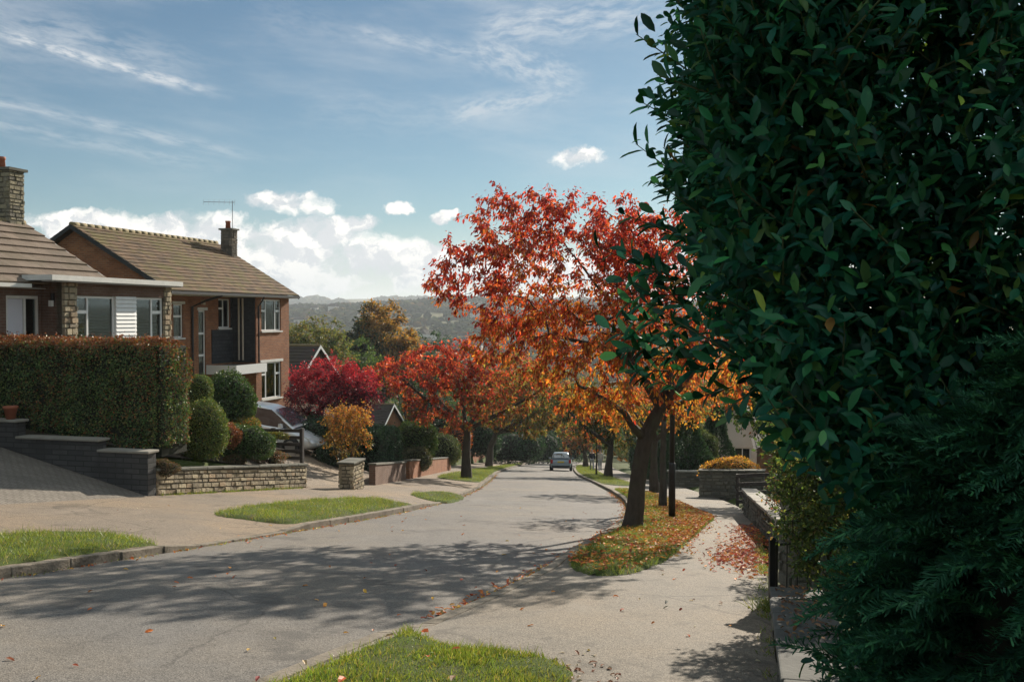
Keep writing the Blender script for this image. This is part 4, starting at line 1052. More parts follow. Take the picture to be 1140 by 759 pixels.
PRIV = ([(0.085, 0.14, 0.035), (0.055, 0.10, 0.03), (0.16, 0.21, 0.05), (0.24, 0.20, 0.06)], [4, 4, 2, 0.6])
def small_shrub(label, name, pts, n_tips, per, leaf, seed, palf, X, Y):
    zb = float(land(X, Y))
    limbs = [([(0, 0, 0), (0, 0, 0.3)], [0.05, 0.045], None)]
    for k, (c, rr) in enumerate(pts):
        limbs.append(([(0, 0, 0.25), tuple(np.array(c)*0.6+np.array([0, 0, 0.1])), tuple(c)], [0.03, 0.022, 0.01], 0))
    return tree(name, label, X, Y, limbs, pts, palf, n_tips, per, leaf, None, seed, z=zb, z_min=0.2, twig=0.016, spread=0.05, seg=0.14, droop=0.15, cat='shrub', wid=0.6, mat='leaf')
small_shrub('loose small leaved privet shrub leaning over the low wall by the metal post', 'privet_shrub',
            [((-0.25, -0.2, 1.3), (0.5, 0.9, 0.75)), ((-0.32, -0.5, 0.85), (0.38, 0.6, 0.5)), ((0.3, 0, 1.3), (0.7, 0.9, 0.75)), ((-0.25, 0.2, 1.6), (0.45, 0.8, 0.45))], 900, 22, 0.045, 321, grad_pal(0.4, 2.2, PRIV, PRIV, seed=2), 3.2, 9.6)
small_shrub('leafy shrub hanging over the pavement behind the privet, lit from behind', 'garden_shrub',
            [((-0.2, 0.2, 1.4), (0.6, 1.3, 0.6)), ((0.2, 0, 0.9), (0.6, 1.3, 0.8)), ((0.7, 0.2, 1.5), (0.9, 1.3, 1.0)), ((0.1, 0.5, 1.9), (0.7, 1.2, 0.5))], 700, 22, 0.06, 322, grad_pal(0.4, 2.6, PRIV, ([(0.10, 0.13, 0.04), (0.06, 0.09, 0.03), (0.30, 0.13, 0.05)], [3, 3, 0.7]), seed=5), 4.55, 13.6)
small_shrub('sparse shrub with a few pinkish leaves over the pale coped wall', 'garden_shrub',
            [((0, 0, 0.8), (0.6, 1.1, 0.55)), ((0.5, 0.4, 1.2), (0.8, 1.1, 0.8))], 260, 9, 0.06, 323, grad_pal(0.3, 1.8, ([(0.06, 0.08, 0.03), (0.3, 0.16, 0.04), (0.25, 0.07, 0.05)], [3, 1, 1]), PRIV, seed=6), 5.1, 17.8)

# ------------------------------------------------------------------ grass verges and fallen leaves
def inside(px, py, poly):
    n = len(poly); c = np.zeros(len(px), bool); j = n-1
    for i in range(n):
        xi, yi = poly[i]; xj, yj = poly[j]
        c ^= ((yi > py) != (yj > py)) & (px < (xj-xi)*(py-yi)/(yj-yi+1e-12)+xi); j = i
    return c
def smooth_poly(P, it=2):
    P = [np.array(p, float) for p in P]
    for _ in range(it):
        Q = []
        for i in range(len(P)):
            a, b = P[i], P[(i+1) % len(P)]; Q += [a*0.8+b*0.2, a*0.2+b*0.8]
        P = Q
    return P
def dist_edge(px, py, poly):
    d = np.full(len(px), 1e9)
    for i in range(len(poly)):
        a = poly[i]; b = poly[(i+1) % len(poly)]; ab = b-a; t = np.clip(((px-a[0])*ab[0]+(py-a[1])*ab[1])/(ab@ab+1e-12), 0, 1)
        d = np.minimum(d, np.hypot(px-a[0]-t*ab[0], py-a[1]-t*ab[1]))
    return d
GRASSP = ([(0.17, 0.25, 0.035), (0.24, 0.30, 0.045), (0.11, 0.18, 0.03), (0.34, 0.33, 0.07), (0.40, 0.34, 0.13)], [4, 4, 3, 1.3, 0.6])
def verge(poly, fz, dens, h, seed, tufts=0.0):
    """poly in world XY; a raised turf sheet and its blades"""
    r = np.random.default_rng(seed); poly = smooth_poly(poly)
    P = np.array(poly); lo, hi = P.min(0), P.max(0)
    st = 0.08 if (hi-lo).prod() < 60 else 0.14
    gx, gy = np.meshgrid(np.arange(lo[0]-st, hi[0]+st*2, st), np.arange(lo[1]-st, hi[1]+st*2, st))
    ins = inside(gx.ravel(), gy.ravel(), poly).reshape(gx.shape)
    de = dist_edge(gx.ravel(), gy.ravel(), poly).reshape(gx.shape)
    sd = np.where(ins, de, -de)
    Z = fz(gx, gy) + 0.05*sm(sd, -0.04, 0.2) - 0.02*(sd < 0) + 0.012*vnoise(gx, gy, 0.18, seed)*(sd > 0)
    i = np.arange(gx.size).reshape(gx.shape)
    q4 = np.stack([i[:-1, :-1], i[:-1, 1:], i[1:, 1:], i[1:, :-1]], -1).reshape(-1, 4)
    k = (sd.ravel()[q4] > -0.09).all(1); q4 = q4[k]
    used = np.unique(q4); mp = np.full(gx.size, -1); mp[used] = np.arange(len(used))
    V = np.stack([gx.ravel(), gy.ravel(), Z.ravel()], 1)[used]
    tag(np_mesh('verge', V, mp[q4].ravel(), np.full(len(q4), 4), M['turf'], None, None, True), kind='structure')
    area = (hi-lo).prod(); n = int(area*dens)
    x = r.uniform(lo[0], hi[0], n); y = r.uniform(lo[1], hi[1], n)
    ok = inside(x, y, poly); x, y = x[ok], y[ok]
    cl = vnoise(x, y, 0.22, seed+1) + 0.6*vnoise(x, y, 0.07, seed+2)
    keep = r.uniform(0, 1, len(x)) < 0.62+0.4*cl; x, y, cl = x[keep], y[keep], cl[keep]
    worn = vnoise(x, y, 0.55, seed+9) + 0.5*vnoise(x, y, 0.2, seed+4); d = dist_edge(x, y, poly)
    k = r.uniform(0, 1, len(x)) < np.clip(1.15 + 0.9*worn, 0.18, 1)*np.clip(0.45 + d/0.12 + 0.5*worn, 0.1, 1); x, y, cl = x[k], y[k], cl[k]
    d = dist_edge(x, y, poly); n = len(x)
    z = fz(x, y) + 0.045*sm(d, -0.03, 0.2)
    L = h*r.uniform(0.5, 1.3, n)*(1+0.5*np.clip(cl, -0.6, 1)) + tufts*h*(r.uniform(0, 1, n) < 0.05)
    L = L*np.where((d < 0.10), 1.25, 1.0)
    AX = unit(np.stack([r.normal(0, 0.45, n), r.normal(0, 0.45, n), np.ones(n)*0.9], 1)); NO = unit(np.stack([r.normal(size=n), r.normal(size=n), 0.25*np.ones(n)], 1))
    C = pal(GRASSP[0], GRASSP[1], n, 0.2, r)*(1+0.25*vnoise(x, y, 0.5, seed+5))[:, None]
    o = leaf_obj('grass', M['grass'], None, np.stack([x, y, z], 1), AX, NO, L, 0.0055+0.0*L, C, tpl=LEAF1)
    tag(o, kind='stuff')
    return poly
def ppx(pts, f): return [gp(a, b, f) for a, b in pts]
def tedge(Ys, off, side): return [(float(Xc(y)) + side*(HW+off), y) for y in Ys]
# left verges: kerb edge follows the kerb, inner edge as seen
inner1 = ppx([(182, 607), (130, 595), (60, 592), (0, 597)], paveL)
v1 = tedge([5.0, 7, 9, 11, 12.5, 13.3], 0.17, -1) + inner1 + [(-8.6, 9.5), (-9.5, 5.0)]
verge(v1, paveL, 1500, 0.07, 401, 1.2)
inner2 = ppx([(455, 562), (420, 555), (360, 556), (290, 562), (222, 573)], paveL)
v2 = tedge([17.6, 19, 21, 23, 25, 26.0], 0.17, -1) + inner2
verge(v2, paveL, 1300, 0.07, 402, 0.8)
v3 = ppx([(512, 556), (515, 551), (490, 547.5), (452, 549), (468, 555), (500, 560)], paveL)
verge(v3, paveL, 900, 0.06, 403)
v4 = tedge([42, 46, 50, 56, 64, 75, 90, 105], 0.17, -1) + [(float(Xc(y))-HW-o, y) for y, o in ((105, 0.9), (90, 1.0), (75, 1.4), (60, 1.9), (50, 2.4), (44, 2.3))]
verge(v4, paveL, 420, 0.09, 404)
v5 = tedge([13.6, 15, 17, 19, 21, 24, 28, 33, 38, 41], 0.16, 1) + [(float(Xc(y))+HW+o, y) for y, o in ((41, 1.2), (36, 1.6), (31, 1.75), (27, 1.9), (24, 2.2))] + ppx([(790, 582), (765, 606), (742, 626), (700, 641), (655, 642)], paveR)
P5 = verge(v5, paveR, 1500, 0.065, 405, 0.8)
v5b = tedge([46, 50, 56, 64, 75, 90, 110], 0.16, 1) + [(float(Xc(y))+HW+1.9, y) for y in (110, 90, 75, 64, 56, 50, 46)]
P5b = verge(v5b, paveR, 350, 0.09, 406)
v6 = tedge([1.0, 3.0, 5.0, 6.5, 7.4, 8.0], 0.16, 1) + ppx([(500, 721), (560, 725), (612, 733), (636, 744), (640, 757)], paveR) + [(0.1, 5.6), (-0.6, 3.0), (-1.2, 1.0)]
P6 = verge(v6, paveR, 5200, 0.045, 407, 0.9)

def scatter_leaves(name, pts, fz, pals, size, seed, zoff=0.006):
    r = np.random.default_rng(seed); x, y = pts[:, 0], pts[:, 1]; n = len(x)
    P = np.stack([x, y, fz(x, y)+zoff+r.uniform(0, 0.012, n)], 1)
    AX = unit(np.stack([r.normal(size=n), r.normal(size=n), 0.25*r.normal(size=n)], 1)); NO = unit(np.array([0, 0, 1.0])+rvec(n, r)*0.38)
    L = size*r.uniform(0.6, 1.2, n)
    return tag(leaf_obj(name, M['fallen'], None, P-AX*(L*0.5)[:, None], AX, NO, L, L*0.55, pal(pals[0], pals[1], n, 0.22, r), tpl=LEAF6), kind='stuff')
def rnd_in(poly, n, r, bias=None):
    P = np.array(poly); lo, hi = P.min(0), P.max(0); x = r.uniform(lo[0], hi[0], n); y = r.uniform(lo[1], hi[1], n)
    ok = inside(x, y, poly); x, y = x[ok], y[ok]
    if bias is not None: k = r.uniform(0, 1, len(x)) < bias(x, y); x, y = x[k], y[k]
    return np.stack([x, y], 1)
FALL = ([(0.60, 0.18, 0.035), (0.64, 0.32, 0.055), (0.42, 0.085, 0.03), (0.54, 0.36, 0.12), (0.30, 0.12, 0.05)], [4, 3, 3, 2, 1])
r5 = np.random.default_rng(500)
def b5(x, y):
    t = x - Xc(y) - HW
    return np.clip(0.12 + 1.0*sm(t, 0.6, 1.7)*sm(y, 13.5, 16.5)*(0.6+0.6*vnoise(x, y, 0.4, 3)) + 0.35*sm(vnoise(x, y, 0.6, 7), 0.1, 0.6), 0, 1)*(1-0.75*sm(y, 26, 34))
scatter_leaves('fallen_leaves', rnd_in(P5, 60000, r5, b5), lambda x, y: paveR(x, y)+0.075, FALL, 0.085, 501)
ed = rnd_in([(1.9, 14.0), (4.6, 17), (5.6, 22), (5.9, 27), (4.6, 27), (3.4, 20), (1.5, 14.6)], 5200, r5, lambda x, y: np.clip(1-dist_edge(x, y, P5)/0.35, 0, 1)**1.6*0.7)
scatter_leaves('fallen_leaves', ed, paveR, FALL, 0.08, 502)
# drifts along the wall foot
def bw(x, y):
    d = RW(y) - x
    return np.clip(np.exp(-((d-0.25)/0.35)**2)*(0.6+1.8*sm(vnoise(x, y, 0.9, 5), -0.2, 0.5)), 0, 1)*sm(y, 12.3, 13.6)*(1-sm(y, 20, 23))
scatter_leaves('fallen_leaves', rnd_in([(1.8, 12), (3.2, 12), (6.4, 24), (4.4, 24)], 16000, r5, bw), paveR, ([(0.56, 0.18, 0.05), (0.46, 0.085, 0.05), (0.62, 0.26, 0.06), (0.26, 0.07, 0.05)], [3, 3, 2, 2]), 0.085, 503)
# scattered singles over the tarmac, kerb gutters
gut = np.concatenate([np.stack([Xc(yy)+HW-np.abs(r5.normal(0, 0.10, 900))-0.02, yy], 1) for yy in [np.sort(r5.uniform(9, 40, 900))]] +
                     [np.stack([Xc(yy)-HW+np.abs(r5.normal(0, 0.08, 520))+0.02, yy], 1) for yy in [np.sort(r5.uniform(8, 60, 520))]])
scatter_leaves('fallen_leaves', gut, roadz, FALL, 0.065, 504)
sg = rnd_in([(-6, 6), (1.5, 6), (4.5, 20), (2.5, 30), (-4, 24)], 170, r5)
scatter_leaves('fallen_leaves', sg, lambda x, y: np.where(np.abs(x-Xc(y)) < HW, roadz(x, y), paveR(x, y)), FALL, 0.07, 505)
sg = rnd_in([(0.6, 6.2), (1.6, 6.2), (4.6, 20), (3.2, 20)], 90, r5)
scatter_leaves('fallen_leaves', sg, paveR, ([(0.45, 0.42, 0.33), (0.35, 0.25, 0.15), (0.4, 0.1, 0.06)], [3, 2, 1]), 0.06, 506)
scatter_leaves('fallen_leaves', rnd_in(P6, 60, r5), lambda x, y: paveR(x, y)+0.09, ([(0.5, 0.12, 0.04), (0.3, 0.07, 0.05), (0.45, 0.3, 0.15)], [3, 2, 2]), 0.085, 507)
v6e = rnd_in([(0.2, 6.3), (0.75, 6.3), (0.75, 7.6), (0.3, 7.4)], 60, r5)
scatter_leaves('fallen_leaves', v6e, paveR, ([(0.35, 0.28, 0.18), (0.28, 0.12, 0.06)], [2, 2]), 0.06, 508)
lv = rnd_in([(-8.6, 10), (-4.6, 13.3), (-2.2, 25.5), (-3.6, 27), (-7.4, 18)], 90, r5)
scatter_leaves('fallen_leaves', lv, lambda x, y: paveL(x, y)+0.05, ([(0.5, 0.45, 0.30), (0.35, 0.16, 0.06)], [2, 2]), 0.06, 509)
def weeds(pts, fz, seed, h=0.05):
    r = np.random.default_rng(seed); n = len(pts); x, y = pts[:, 0], pts[:, 1]
    AX = unit(np.stack([r.normal(0, 0.6, n), r.normal(0, 0.6, n), np.ones(n)*0.8], 1)); NO = unit(np.stack([r.normal(size=n), r.normal(size=n), 0.25*np.ones(n)], 1))
    o = leaf_obj('weeds', M['grass'], None, np.stack([x, y, fz(x, y)], 1), AX, NO, h*r.uniform(0.4, 1.3, n), 0.007, pal(GRASSP[0], [2, 2, 4, 1, 1], n, 0.2, r), tpl=LEAF1)
    tag(o, kind='stuff')
def clumps(fx, y0, y1, k, per, spread, seed):
    r = np.random.default_rng(seed); yy = r.uniform(y0, y1, k); out = []
    for v in yy:
        m = r.integers(per//3, per); out.append(np.stack([fx(v)+r.normal(0, spread*0.4, m), v+r.normal(0, spread, m)], 1))
    return np.concatenate(out)
weeds(clumps(lambda v: float(Xc(v))-HW+0.0, 7, 60, 150, 40, 0.12, 1), lambda x, y: roadz(x, y)-0.005, 901)
weeds(clumps(lambda v: float(Xc(v))+HW-0.02, 8.5, 50, 60, 36, 0.12, 2), lambda x, y: roadz(x, y)-0.005, 902)
weeds(clumps(lambda v: WX0+0.27*(v-WY0)+0.06, 22.3, 29.0, 60, 40, 0.10, 3), lambda x, y: paveL(x, y)-0.005, 903, 0.09)
weeds(clumps(lambda v: float(RW(v))-0.02, 6.0, 26, 70, 40, 0.10, 4), lambda x, y: paveR(x, y)-0.005, 904, 0.08)
weeds(np.random.default_rng(5).normal([2.62, 9.85], [0.09, 0.09], (160, 2)), lambda x, y: paveR(x, y), 905, 0.22)
#@@PART4
# ------------------------------------------------------------------ stone walls
SAND = [(0.42, 0.35, 0.24), (0.34, 0.28, 0.19), (0.48, 0.40, 0.27), (0.28, 0.23, 0.165), (0.38, 0.28, 0.18)]
GREY = [(0.12, 0.115, 0.10), (0.085, 0.085, 0.075), (0.15, 0.14, 0.115), (0.065, 0.065, 0.06)]
def stones(mb, x0, x1, ztop, zbot, y, depth, colors, r, rowh=(0.09, 0.15), wid=(0.16, 0.42), proud=0.03, face=-1, axis='x'):
    """coursed stones on a plane y=const (face -1: looking to -y). ztop/zbot functions of x. axis 'y' swaps roles"""
    Hm = max(ztop(x0)-zbot(x0), ztop(x1)-zbot(x1)); z = 0.0
    while z < Hm:
        h = r.uniform(*rowh); x = x0 + r.uniform(-0.2, 0)
        while x < x1:
            w = r.uniform(*wid); a, b = max(x, x0), min(x+w-0.014, x1)
            x += w
            if b-a < 0.03: continue
            m = (a+b)/2; v0 = z; v1 = min(z+h-0.014, ztop(m)-zbot(m))
            if v1-v0 < 0.025: continue
            p = r.uniform(0, proud); e = lambda: r.uniform(-0.006, 0.006); g = 0.012
            mb.col = tuple(np.array(colors[r.integers(len(colors))])*r.uniform(0.75, 1.25))
            yo = y + face*p; yi = y - face*depth*0.2; la, lb = zbot(a), zbot(b)
            A = [(a+e(), yi, la+v0), (b+e(), yi, lb+v0), (b+e(), yi, lb+v1), (a+e(), yi, la+v1), (a+g, yo+e(), la+v0+g), (b-g, yo+e(), lb+v0+g), (b-g, yo+e(), lb+v1-g), (a+g, yo+e(), la+v1-g)]
            if axis == 'y': A = [(q_[1], q_[0], q_[2]) for q_ in A]
            fl = (face == -1) != (axis == 'y')
            fs = [(4, 5, 6, 7), (0, 1, 5, 4), (1, 2, 6, 5), (2, 3, 7, 6), (3, 0, 4, 7)]
            if not fl: fs = [f[::-1] for f in fs]
            mb.add(A, fs)
        z += h
def lin(x0, v0, x1, v1): return lambda x: v0 + (v1-v0)*(x-x0)/(x1-x0)
def local_land(root_xy, rz):   # height under a local point
    c, s = math.cos(rz), math.sin(rz)
    return lambda x, y: float(surf(root_xy[0]+c*x-s*y, root_xy[1]+s*x+c*y))
def long_wall(name, label, xy, rz, length, top, bot, thick, colors, seed, coping=True, cop='coping_dark', ends=True, group=None, rowh=(0.09, 0.15), wid=(0.16, 0.42), cw=0.05):
    """stone wall along local +x, face to -y; top/bot functions of x (world z)"""
    r = np.random.default_rng(seed)
    z0 = bot(0)
    root = thing(name, label, 'wall', (xy[0], xy[1], z0), rz, group)
    T = lambda x: top(x)-z0; B = lambda x: bot(x)-z0
    mb = MB()
    stones(mb, 0, length, T, lambda x: B(x)-0.1, 0, thick, colors, r, rowh, wid)
    stones(mb, 0, length, T, lambda x: B(x)-0.1, thick, thick, colors, r, rowh, wid, face=1)
    if ends:
        stones(mb, 0, thick, lambda y: T(0), lambda y: B(0)-0.1, 0, thick, colors, r, rowh, (0.12, 0.3), face=-1, axis='y')
        stones(mb, 0, thick, lambda y: T(length), lambda y: B(length)-0.1, length, thick, colors, r, rowh, (0.12, 0.3), face=1, axis='y')
    mb.col = (0.085, 0.075, 0.06); e = 0.012
    mb.hexa([(e, e, B(0)-0.2), (length-e, e, B(length)-0.2), (length-e, thick-e, B(length)-0.2), (e, thick-e, B(0)-0.2), (e, e, T(0)-0.01), (length-e, e, T(length)-0.01), (length-e, thick-e, T(length)-0.01), (e, thick-e, T(0)-0.01)])
    mb.build('stonework', M['stone'], root, colored=True)
    if coping:
        mb = MB(); x = 0.0-cw
        while x < length+cw-0.05:
            w = min(r.uniform(0.45, 0.75), length+cw-x); a, b = x, x+w-0.008; d = r.uniform(-0.008, 0.008)
            mb.hexa([(a, -cw+d, T(a)+0.002), (b, -cw+d, T(b)+0.002), (b, thick+cw, T(b)+0.002), (a, thick+cw, T(a)+0.002), (a, -cw+d, T(a)+0.065+d), (b, -cw+d, T(b)+0.065+d), (b, thick+cw, T(b)+0.07), (a, thick+cw, T(a)+0.07)])
            x += w
        o = mb.build('coping', M[cop], root); bv = o.modifiers.new('bevel', 'BEVEL'); bv.width = 0.015; bv.segments = 2
    return root
def edge_z(x, y=0.0):
    X, Y = wl_inv(x, y); return float(paveL(X, Y))
# long sunlit wall along the left pavement
x0, y0 = wl_inv(0.34, 0.0)
long_wall('stone_wall', 'low sunlit sandstone wall along the left pavement below the shrubs', (x0, y0), RZW, 7.3, lambda x: -1.90 - 0.129*(x+0.0), lambda x: edge_z(x+0.34), 0.28, SAND, 601, rowh=(0.085, 0.13), wid=(0.16, 0.4))
# stepped retaining wall along the sett driveway, in shade
root = thing('retaining_wall', 'dark stepped blockwork retaining wall with flat coping below the beech hedge', 'wall', (WX0, WY0, -2.4), RZW)
mb = MB(); mbc = MB()
for (ya, yb, ztop) in ((0.0, 1.30, -1.40), (1.30, 3.50, -1.17), (3.50, 6.5, -0.80)):
    mb.box(0.0, 0.30, ya+0.001, yb-0.001, -0.5 if ya < 1 else -0.2, ztop-0.06+2.4)
    mbc.box(-0.05, 0.36, ya-(0.05 if ya < 0.5 else 0.06), yb-0.004, ztop-0.06+2.4+0.002, ztop+2.4)
mb.build('blockwork', M['wall_block'], root)
o = mbc.build('coping', M['coping'], root); o.modifiers.new('bevel', 'BEVEL').width = 0.012
# pot on the top step
X, Y = wl_inv(0.15, 3.78)
root = thing('flower_pot', 'terracotta flower pot standing on the upper step of the dark retaining wall', 'flower pot', (X, Y, -0.799), 0)
MB().lathe([(0.10, 0), (0.15, 0.24), (0.17, 0.245), (0.175, 0.30), (0.155, 0.305), (0.14, 0.26), (0.02, 0.25)], n=20).build('pot', M['terracotta'], root, True)
# short sunlit pier right of the drive
X, Y = gp(393, 545); rzp = math.pi/2 - math.atan(0.2)
zt = at(405, 517, Y)[2]
long_wall('stone_pier', 'short square sandstone pier beside the amber shrub at the driveway entrance', (X, Y), rzp, 0.95, lambda x: zt, lambda x: float(surf(X, Y)), 0.45, SAND, 603, cw=0.06)
# brick walls further down the left pavement
def brick_wall(label, px0, py0, px1, py1, h, mat='brick', group='brick walls beyond the driveway', seed=0):
    a = gp(px0, py0); b = gp(px1, py1); d = math.hypot(b[0]-a[0], b[1]-a[1]); rz = math.atan2(b[1]-a[1], b[0]-a[0])
    za = float(surf(*a)); zb_ = float(surf(*b))
    root = thing('brick_wall', label, 'wall', (a[0], a[1], za), rz, group)
    MB().hexa([(0, 0, -0.2), (d, 0, zb_-za-0.2), (d, 0.22, zb_-za-0.2), (0, 0.22, -0.2), (0, 0, h), (d, 0, zb_-za+h), (d, 0.22, zb_-za+h), (0, 0.22, h)]).build('brickwork', M[mat], root)
    MB().hexa([(-0.04, -0.04, h+0.002), (d+0.04, -0.04, zb_-za+h+0.002), (d+0.04, 0.26, zb_-za+h+0.002), (-0.04, 0.26, h+0.002), (-0.04, -0.04, h+0.06), (d+0.04, -0.04, zb_-za+h+0.06), (d+0.04, 0.26, zb_-za+h+0.06), (-0.04, 0.26, h+0.06)]).build('coping', M['coping_dark'], root)
brick_wall('dark brick wall under the dark clipped hedge', 418, 540, 452, 534, 0.7, 'brick_brown')
brick_wall('sunlit orange brick wall beneath the pale weathered shrub', 456, 533, 502, 523, 0.75)
brick_wall('brick wall seen between the two left cherry trunks', 523, 516, 548, 511, 1.0)

# right side walls
r = np.random.default_rng(610)
def two_pt_wall(label, a, b, h, thick, colors, seed, cop, name='stone_wall', **kw):
    d = math.hypot(b[0]-a[0], b[1]-a[1]); rz = math.atan2(b[1]-a[1], b[0]-a[0])
    za, zb_ = float(surf(*a)), float(surf(*b))
    return long_wall(name, label, a, rz, d, lin(0, za+h, d, zb_+h), lin(0, za-0.05, d, zb_-0.05), thick, colors, seed, cop=cop, **kw)
two_pt_wall('dark stone wall facing up the hill below the golden shrub', (7.0, 36.8), (9.2, 36.0), 0.95, 0.3, GREY, 611, 'coping_dark')
two_pt_wall('low dark stone wall with pale coping along the right pavement, leaf drift at its foot', (6.35, 27.0), (4.45, 16.4), -0.0+0.62, 0.28, GREY, 612, 'coping', cw=0.07)
# near low wall with a broad coping, under the laurel
a = (0.15+0.245*3.2+0.06, 3.2); b = (0.15+0.245*9.75+0.05, 9.75)
d = math.hypot(b[0]-a[0], b[1]-a[1]); rzn = math.atan2(b[1]-a[1], b[0]-a[0])
root = thing('garden_wall', 'low shaded garden wall with broad flat coping beneath the laurel', 'wall', (a[0], a[1], float(base(*a))), rzn)
dz = float(base(*b)) - float(base(*a)); n_st = 8
mbs = MB(); rr_ = np.random.default_rng(613)
stones(mbs, 0, d, lin(0, 0.27, d, dz+0.27), lin(0, -0.1, d, dz-0.1), -0.0, 0.3, GREY, rr_, (0.09, 0.14), (0.2, 0.5), face=1)
mbs.col = (0.09, 0.085, 0.075); mbs.hexa([(0, -0.42, -0.2), (d, -0.42, dz-0.2), (d, -0.012, dz-0.2), (0, -0.012, -0.2), (0, -0.42, 0.268), (d, -0.42, dz+0.268), (d, -0.012, dz+0.268), (0, -0.012, 0.268)])
mbs.build('stonework', M['stone'], root, colored=True)
mb = MB()
for i in range(n_st):
    s0, s1 = i/n_st*d, (i+1)/n_st*d - 0.006; f = lambda s: dz*s/d
    e = rr_.uniform(-0.01, 0.01)
    mb.hexa([(s0, -0.47, f(s0)+0.272), (s1, -0.47, f(s1)+0.272), (s1, 0.035+e, f(s1)+0.272), (s0, 0.035+e, f(s0)+0.272), (s0, -0.47, f(s0)+0.335), (s1, -0.47, f(s1)+0.335), (s1, 0.035+e, f(s1)+0.33), (s0, 0.035+e, f(s0)+0.33)])
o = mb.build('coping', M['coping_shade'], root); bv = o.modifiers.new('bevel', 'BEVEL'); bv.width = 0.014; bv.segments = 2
# leaf litter on the coping far end
lx = rr_.uniform(6.9, 9.7, 150); off = rr_.uniform(0.02, 0.42, 150)
litter = np.stack([0.15+0.245*lx+0.05+off, lx], 1)
scatter_leaves('fallen_leaves', litter, lambda x, y: base(x, y)+0.34, ([(0.30, 0.16, 0.08), (0.2, 0.10, 0.06), (0.4, 0.22, 0.1)], [2, 2, 1]), 0.06, 614)
# metal gate post and gate leaf beside the pavement; stone pier added for its shadow
X, Y = 2.62, 9.9; zb = float(surf(X, Y))
root = thing('gate_post', 'slim dark metal gate post at the end of the low coped wall', 'post', (X, Y, zb), 0)
MB().box(-0.028, 0.028, -0.028, 0.028, -0.1, 0.86).build('post', M['black'], root)
MB().hexa([(-0.036, -0.036, 0.861), (0.036, -0.036, 0.861), (0.036, 0.036, 0.861), (-0.036, 0.036, 0.861), (-0.02, -0.02, 0.89), (0.02, -0.02, 0.89), (0.02, 0.02, 0.89), (-0.02, 0.02, 0.89)]).build('post_cap', M['black'], root)
root = thing('garden_gate', 'dark metal bar gate standing open beneath the privet beside the slim post', 'gate', (X+0.06, Y+0.05, zb), R(20))
mb = MB(); mb.tube([(0, 0, 0.12), (1.0, 0, 0.12)], 0.014, 6); mb.tube([(0, 0, 0.80), (1.0, 0, 0.80)], 0.014, 6); mb.tube([(0.0, 0, 0.08), (0, 0, 0.84)], 0.016, 6); mb.tube([(1.0, 0, 0.08), (1.0, 0, 0.84)], 0.016, 6)
mb.build('gate_frame', M['black'], root)
for k in range(1, 8): 
    MB().tube([(k*0.125, 0, 0.12), (k*0.125, 0, 0.80)], 0.008, 5).build('bar', M['black'], root)
X, Y = 3.12, 10.75; zb = float(surf(X, Y))
long_wall('stone_pier', 'dark square stone pier added for its shadow, half hidden in the privet', (X, Y), R(15), 0.38, lambda x: zb+1.4, lambda x: zb-0.05, 0.38, GREY, 616, cop='coping', cw=0.05)

# black pole on the verge
X, Y = gp(748, 579); zb = float(surf(X, Y))
root = thing('street_pole', 'slim black street pole with a thicker base on the near verge', 'pole', (X, Y, zb), 0)
MB().lathe([(0.082, -0.1), (0.08, 1.25), (0.075, 1.30), (0.066, 1.36)], n=16).build('base', M['black_pole'], root, True)
MB().lathe([(0.064, 1.34), (0.058, 3.2), (0.05, 5.2), (0.03, 5.25)], n=14).build('shaft', M['black_pole'], root, True)
mb = MB(); mb.box(-0.04, 0.04, -0.086, -0.074, 0.5, 0.95); mb.build('access_door', M['black'], root)

# slat fence by the stone wall, fence and gate on the right
def slat_fence(label, a, b, h, n, mat, name='slat_fence', posts=3, z0=None, cat='fence', slat=0.10, group=None):
    d = math.hypot(b[0]-a[0], b[1]-a[1]); rz = math.atan2(b[1]-a[1], b[0]-a[0])
    za, zb_ = (float(surf(*a)), float(surf(*b))) if z0 is None else z0
    root = thing(name, label, cat, (a[0], a[1], za), rz, group); dz = zb_-za
    for k in range(n):
        z = 0.12 + (h-0.18)*k/(n-1)
        MB().hexa([(0, 0, z), (d, 0, z+dz), (d, 0.025, z+dz), (0, 0.025, z), (0, 0, z+slat), (d, 0, z+dz+slat), (d, 0.025, z+dz+slat), (0, 0.025, z+slat)]).build('rail', M[mat], root)
    for k in range(posts):
        x = d*k/(posts-1); MB().box(x-0.05, x+0.05, 0.027, 0.13, dz*k/(posts-1)-0.3, dz*k/(posts-1)+h+0.06).build('post', M[mat], root)
    return root
a = wl_inv(7.95, 0.35); b = wl_inv(7.95, 3.2)
slat_fence('dark horizontal slat fence between the shrub bed and the silver car', b, a, 1.0, 5, 'dark_wood', z0=(at(280, 510, b[1])[2]-0.1, at(345, 516, a[1])[2]), posts=4)
slat_fence('dark rail fence under the trees behind the golden shrub', (7.6, 33.2), (10.2, 32.2), 1.05, 4, 'dark_wood', posts=3, slat=0.13)
def board_gate():
    a = gp(752, 539); b = (a[0]+2.0, a[1]-0.5); d = math.hypot(2.0, 0.5); za = float(surf(*a))
    root = thing('wooden_gate', 'weathered grey boarded gate across the pavement beyond the black pole', 'gate', (a[0], a[1], za), math.atan2(-0.5, 2.0))
    for k in range(13):
        x = k*d/13; MB().box(x, x+d/13-0.012, 0, 0.025, 0.06, 1.12+0.05*math.sin(k*0.5)).build('board', M['grey_wood'], root)
    mb = MB(); mb.box(0, d, 0.027, 0.07, 0.25, 0.36); mb.box(0, d, 0.027, 0.07, 0.85, 0.96); mb.build('cross_rail', M['grey_wood'], root)
    for x in (-0.1, d+0.1): MB().box(x-0.07, x+0.07, -0.02, 0.12, -0.2, 1.25).build('gate_post', M['grey_wood'], root)
board_gate()
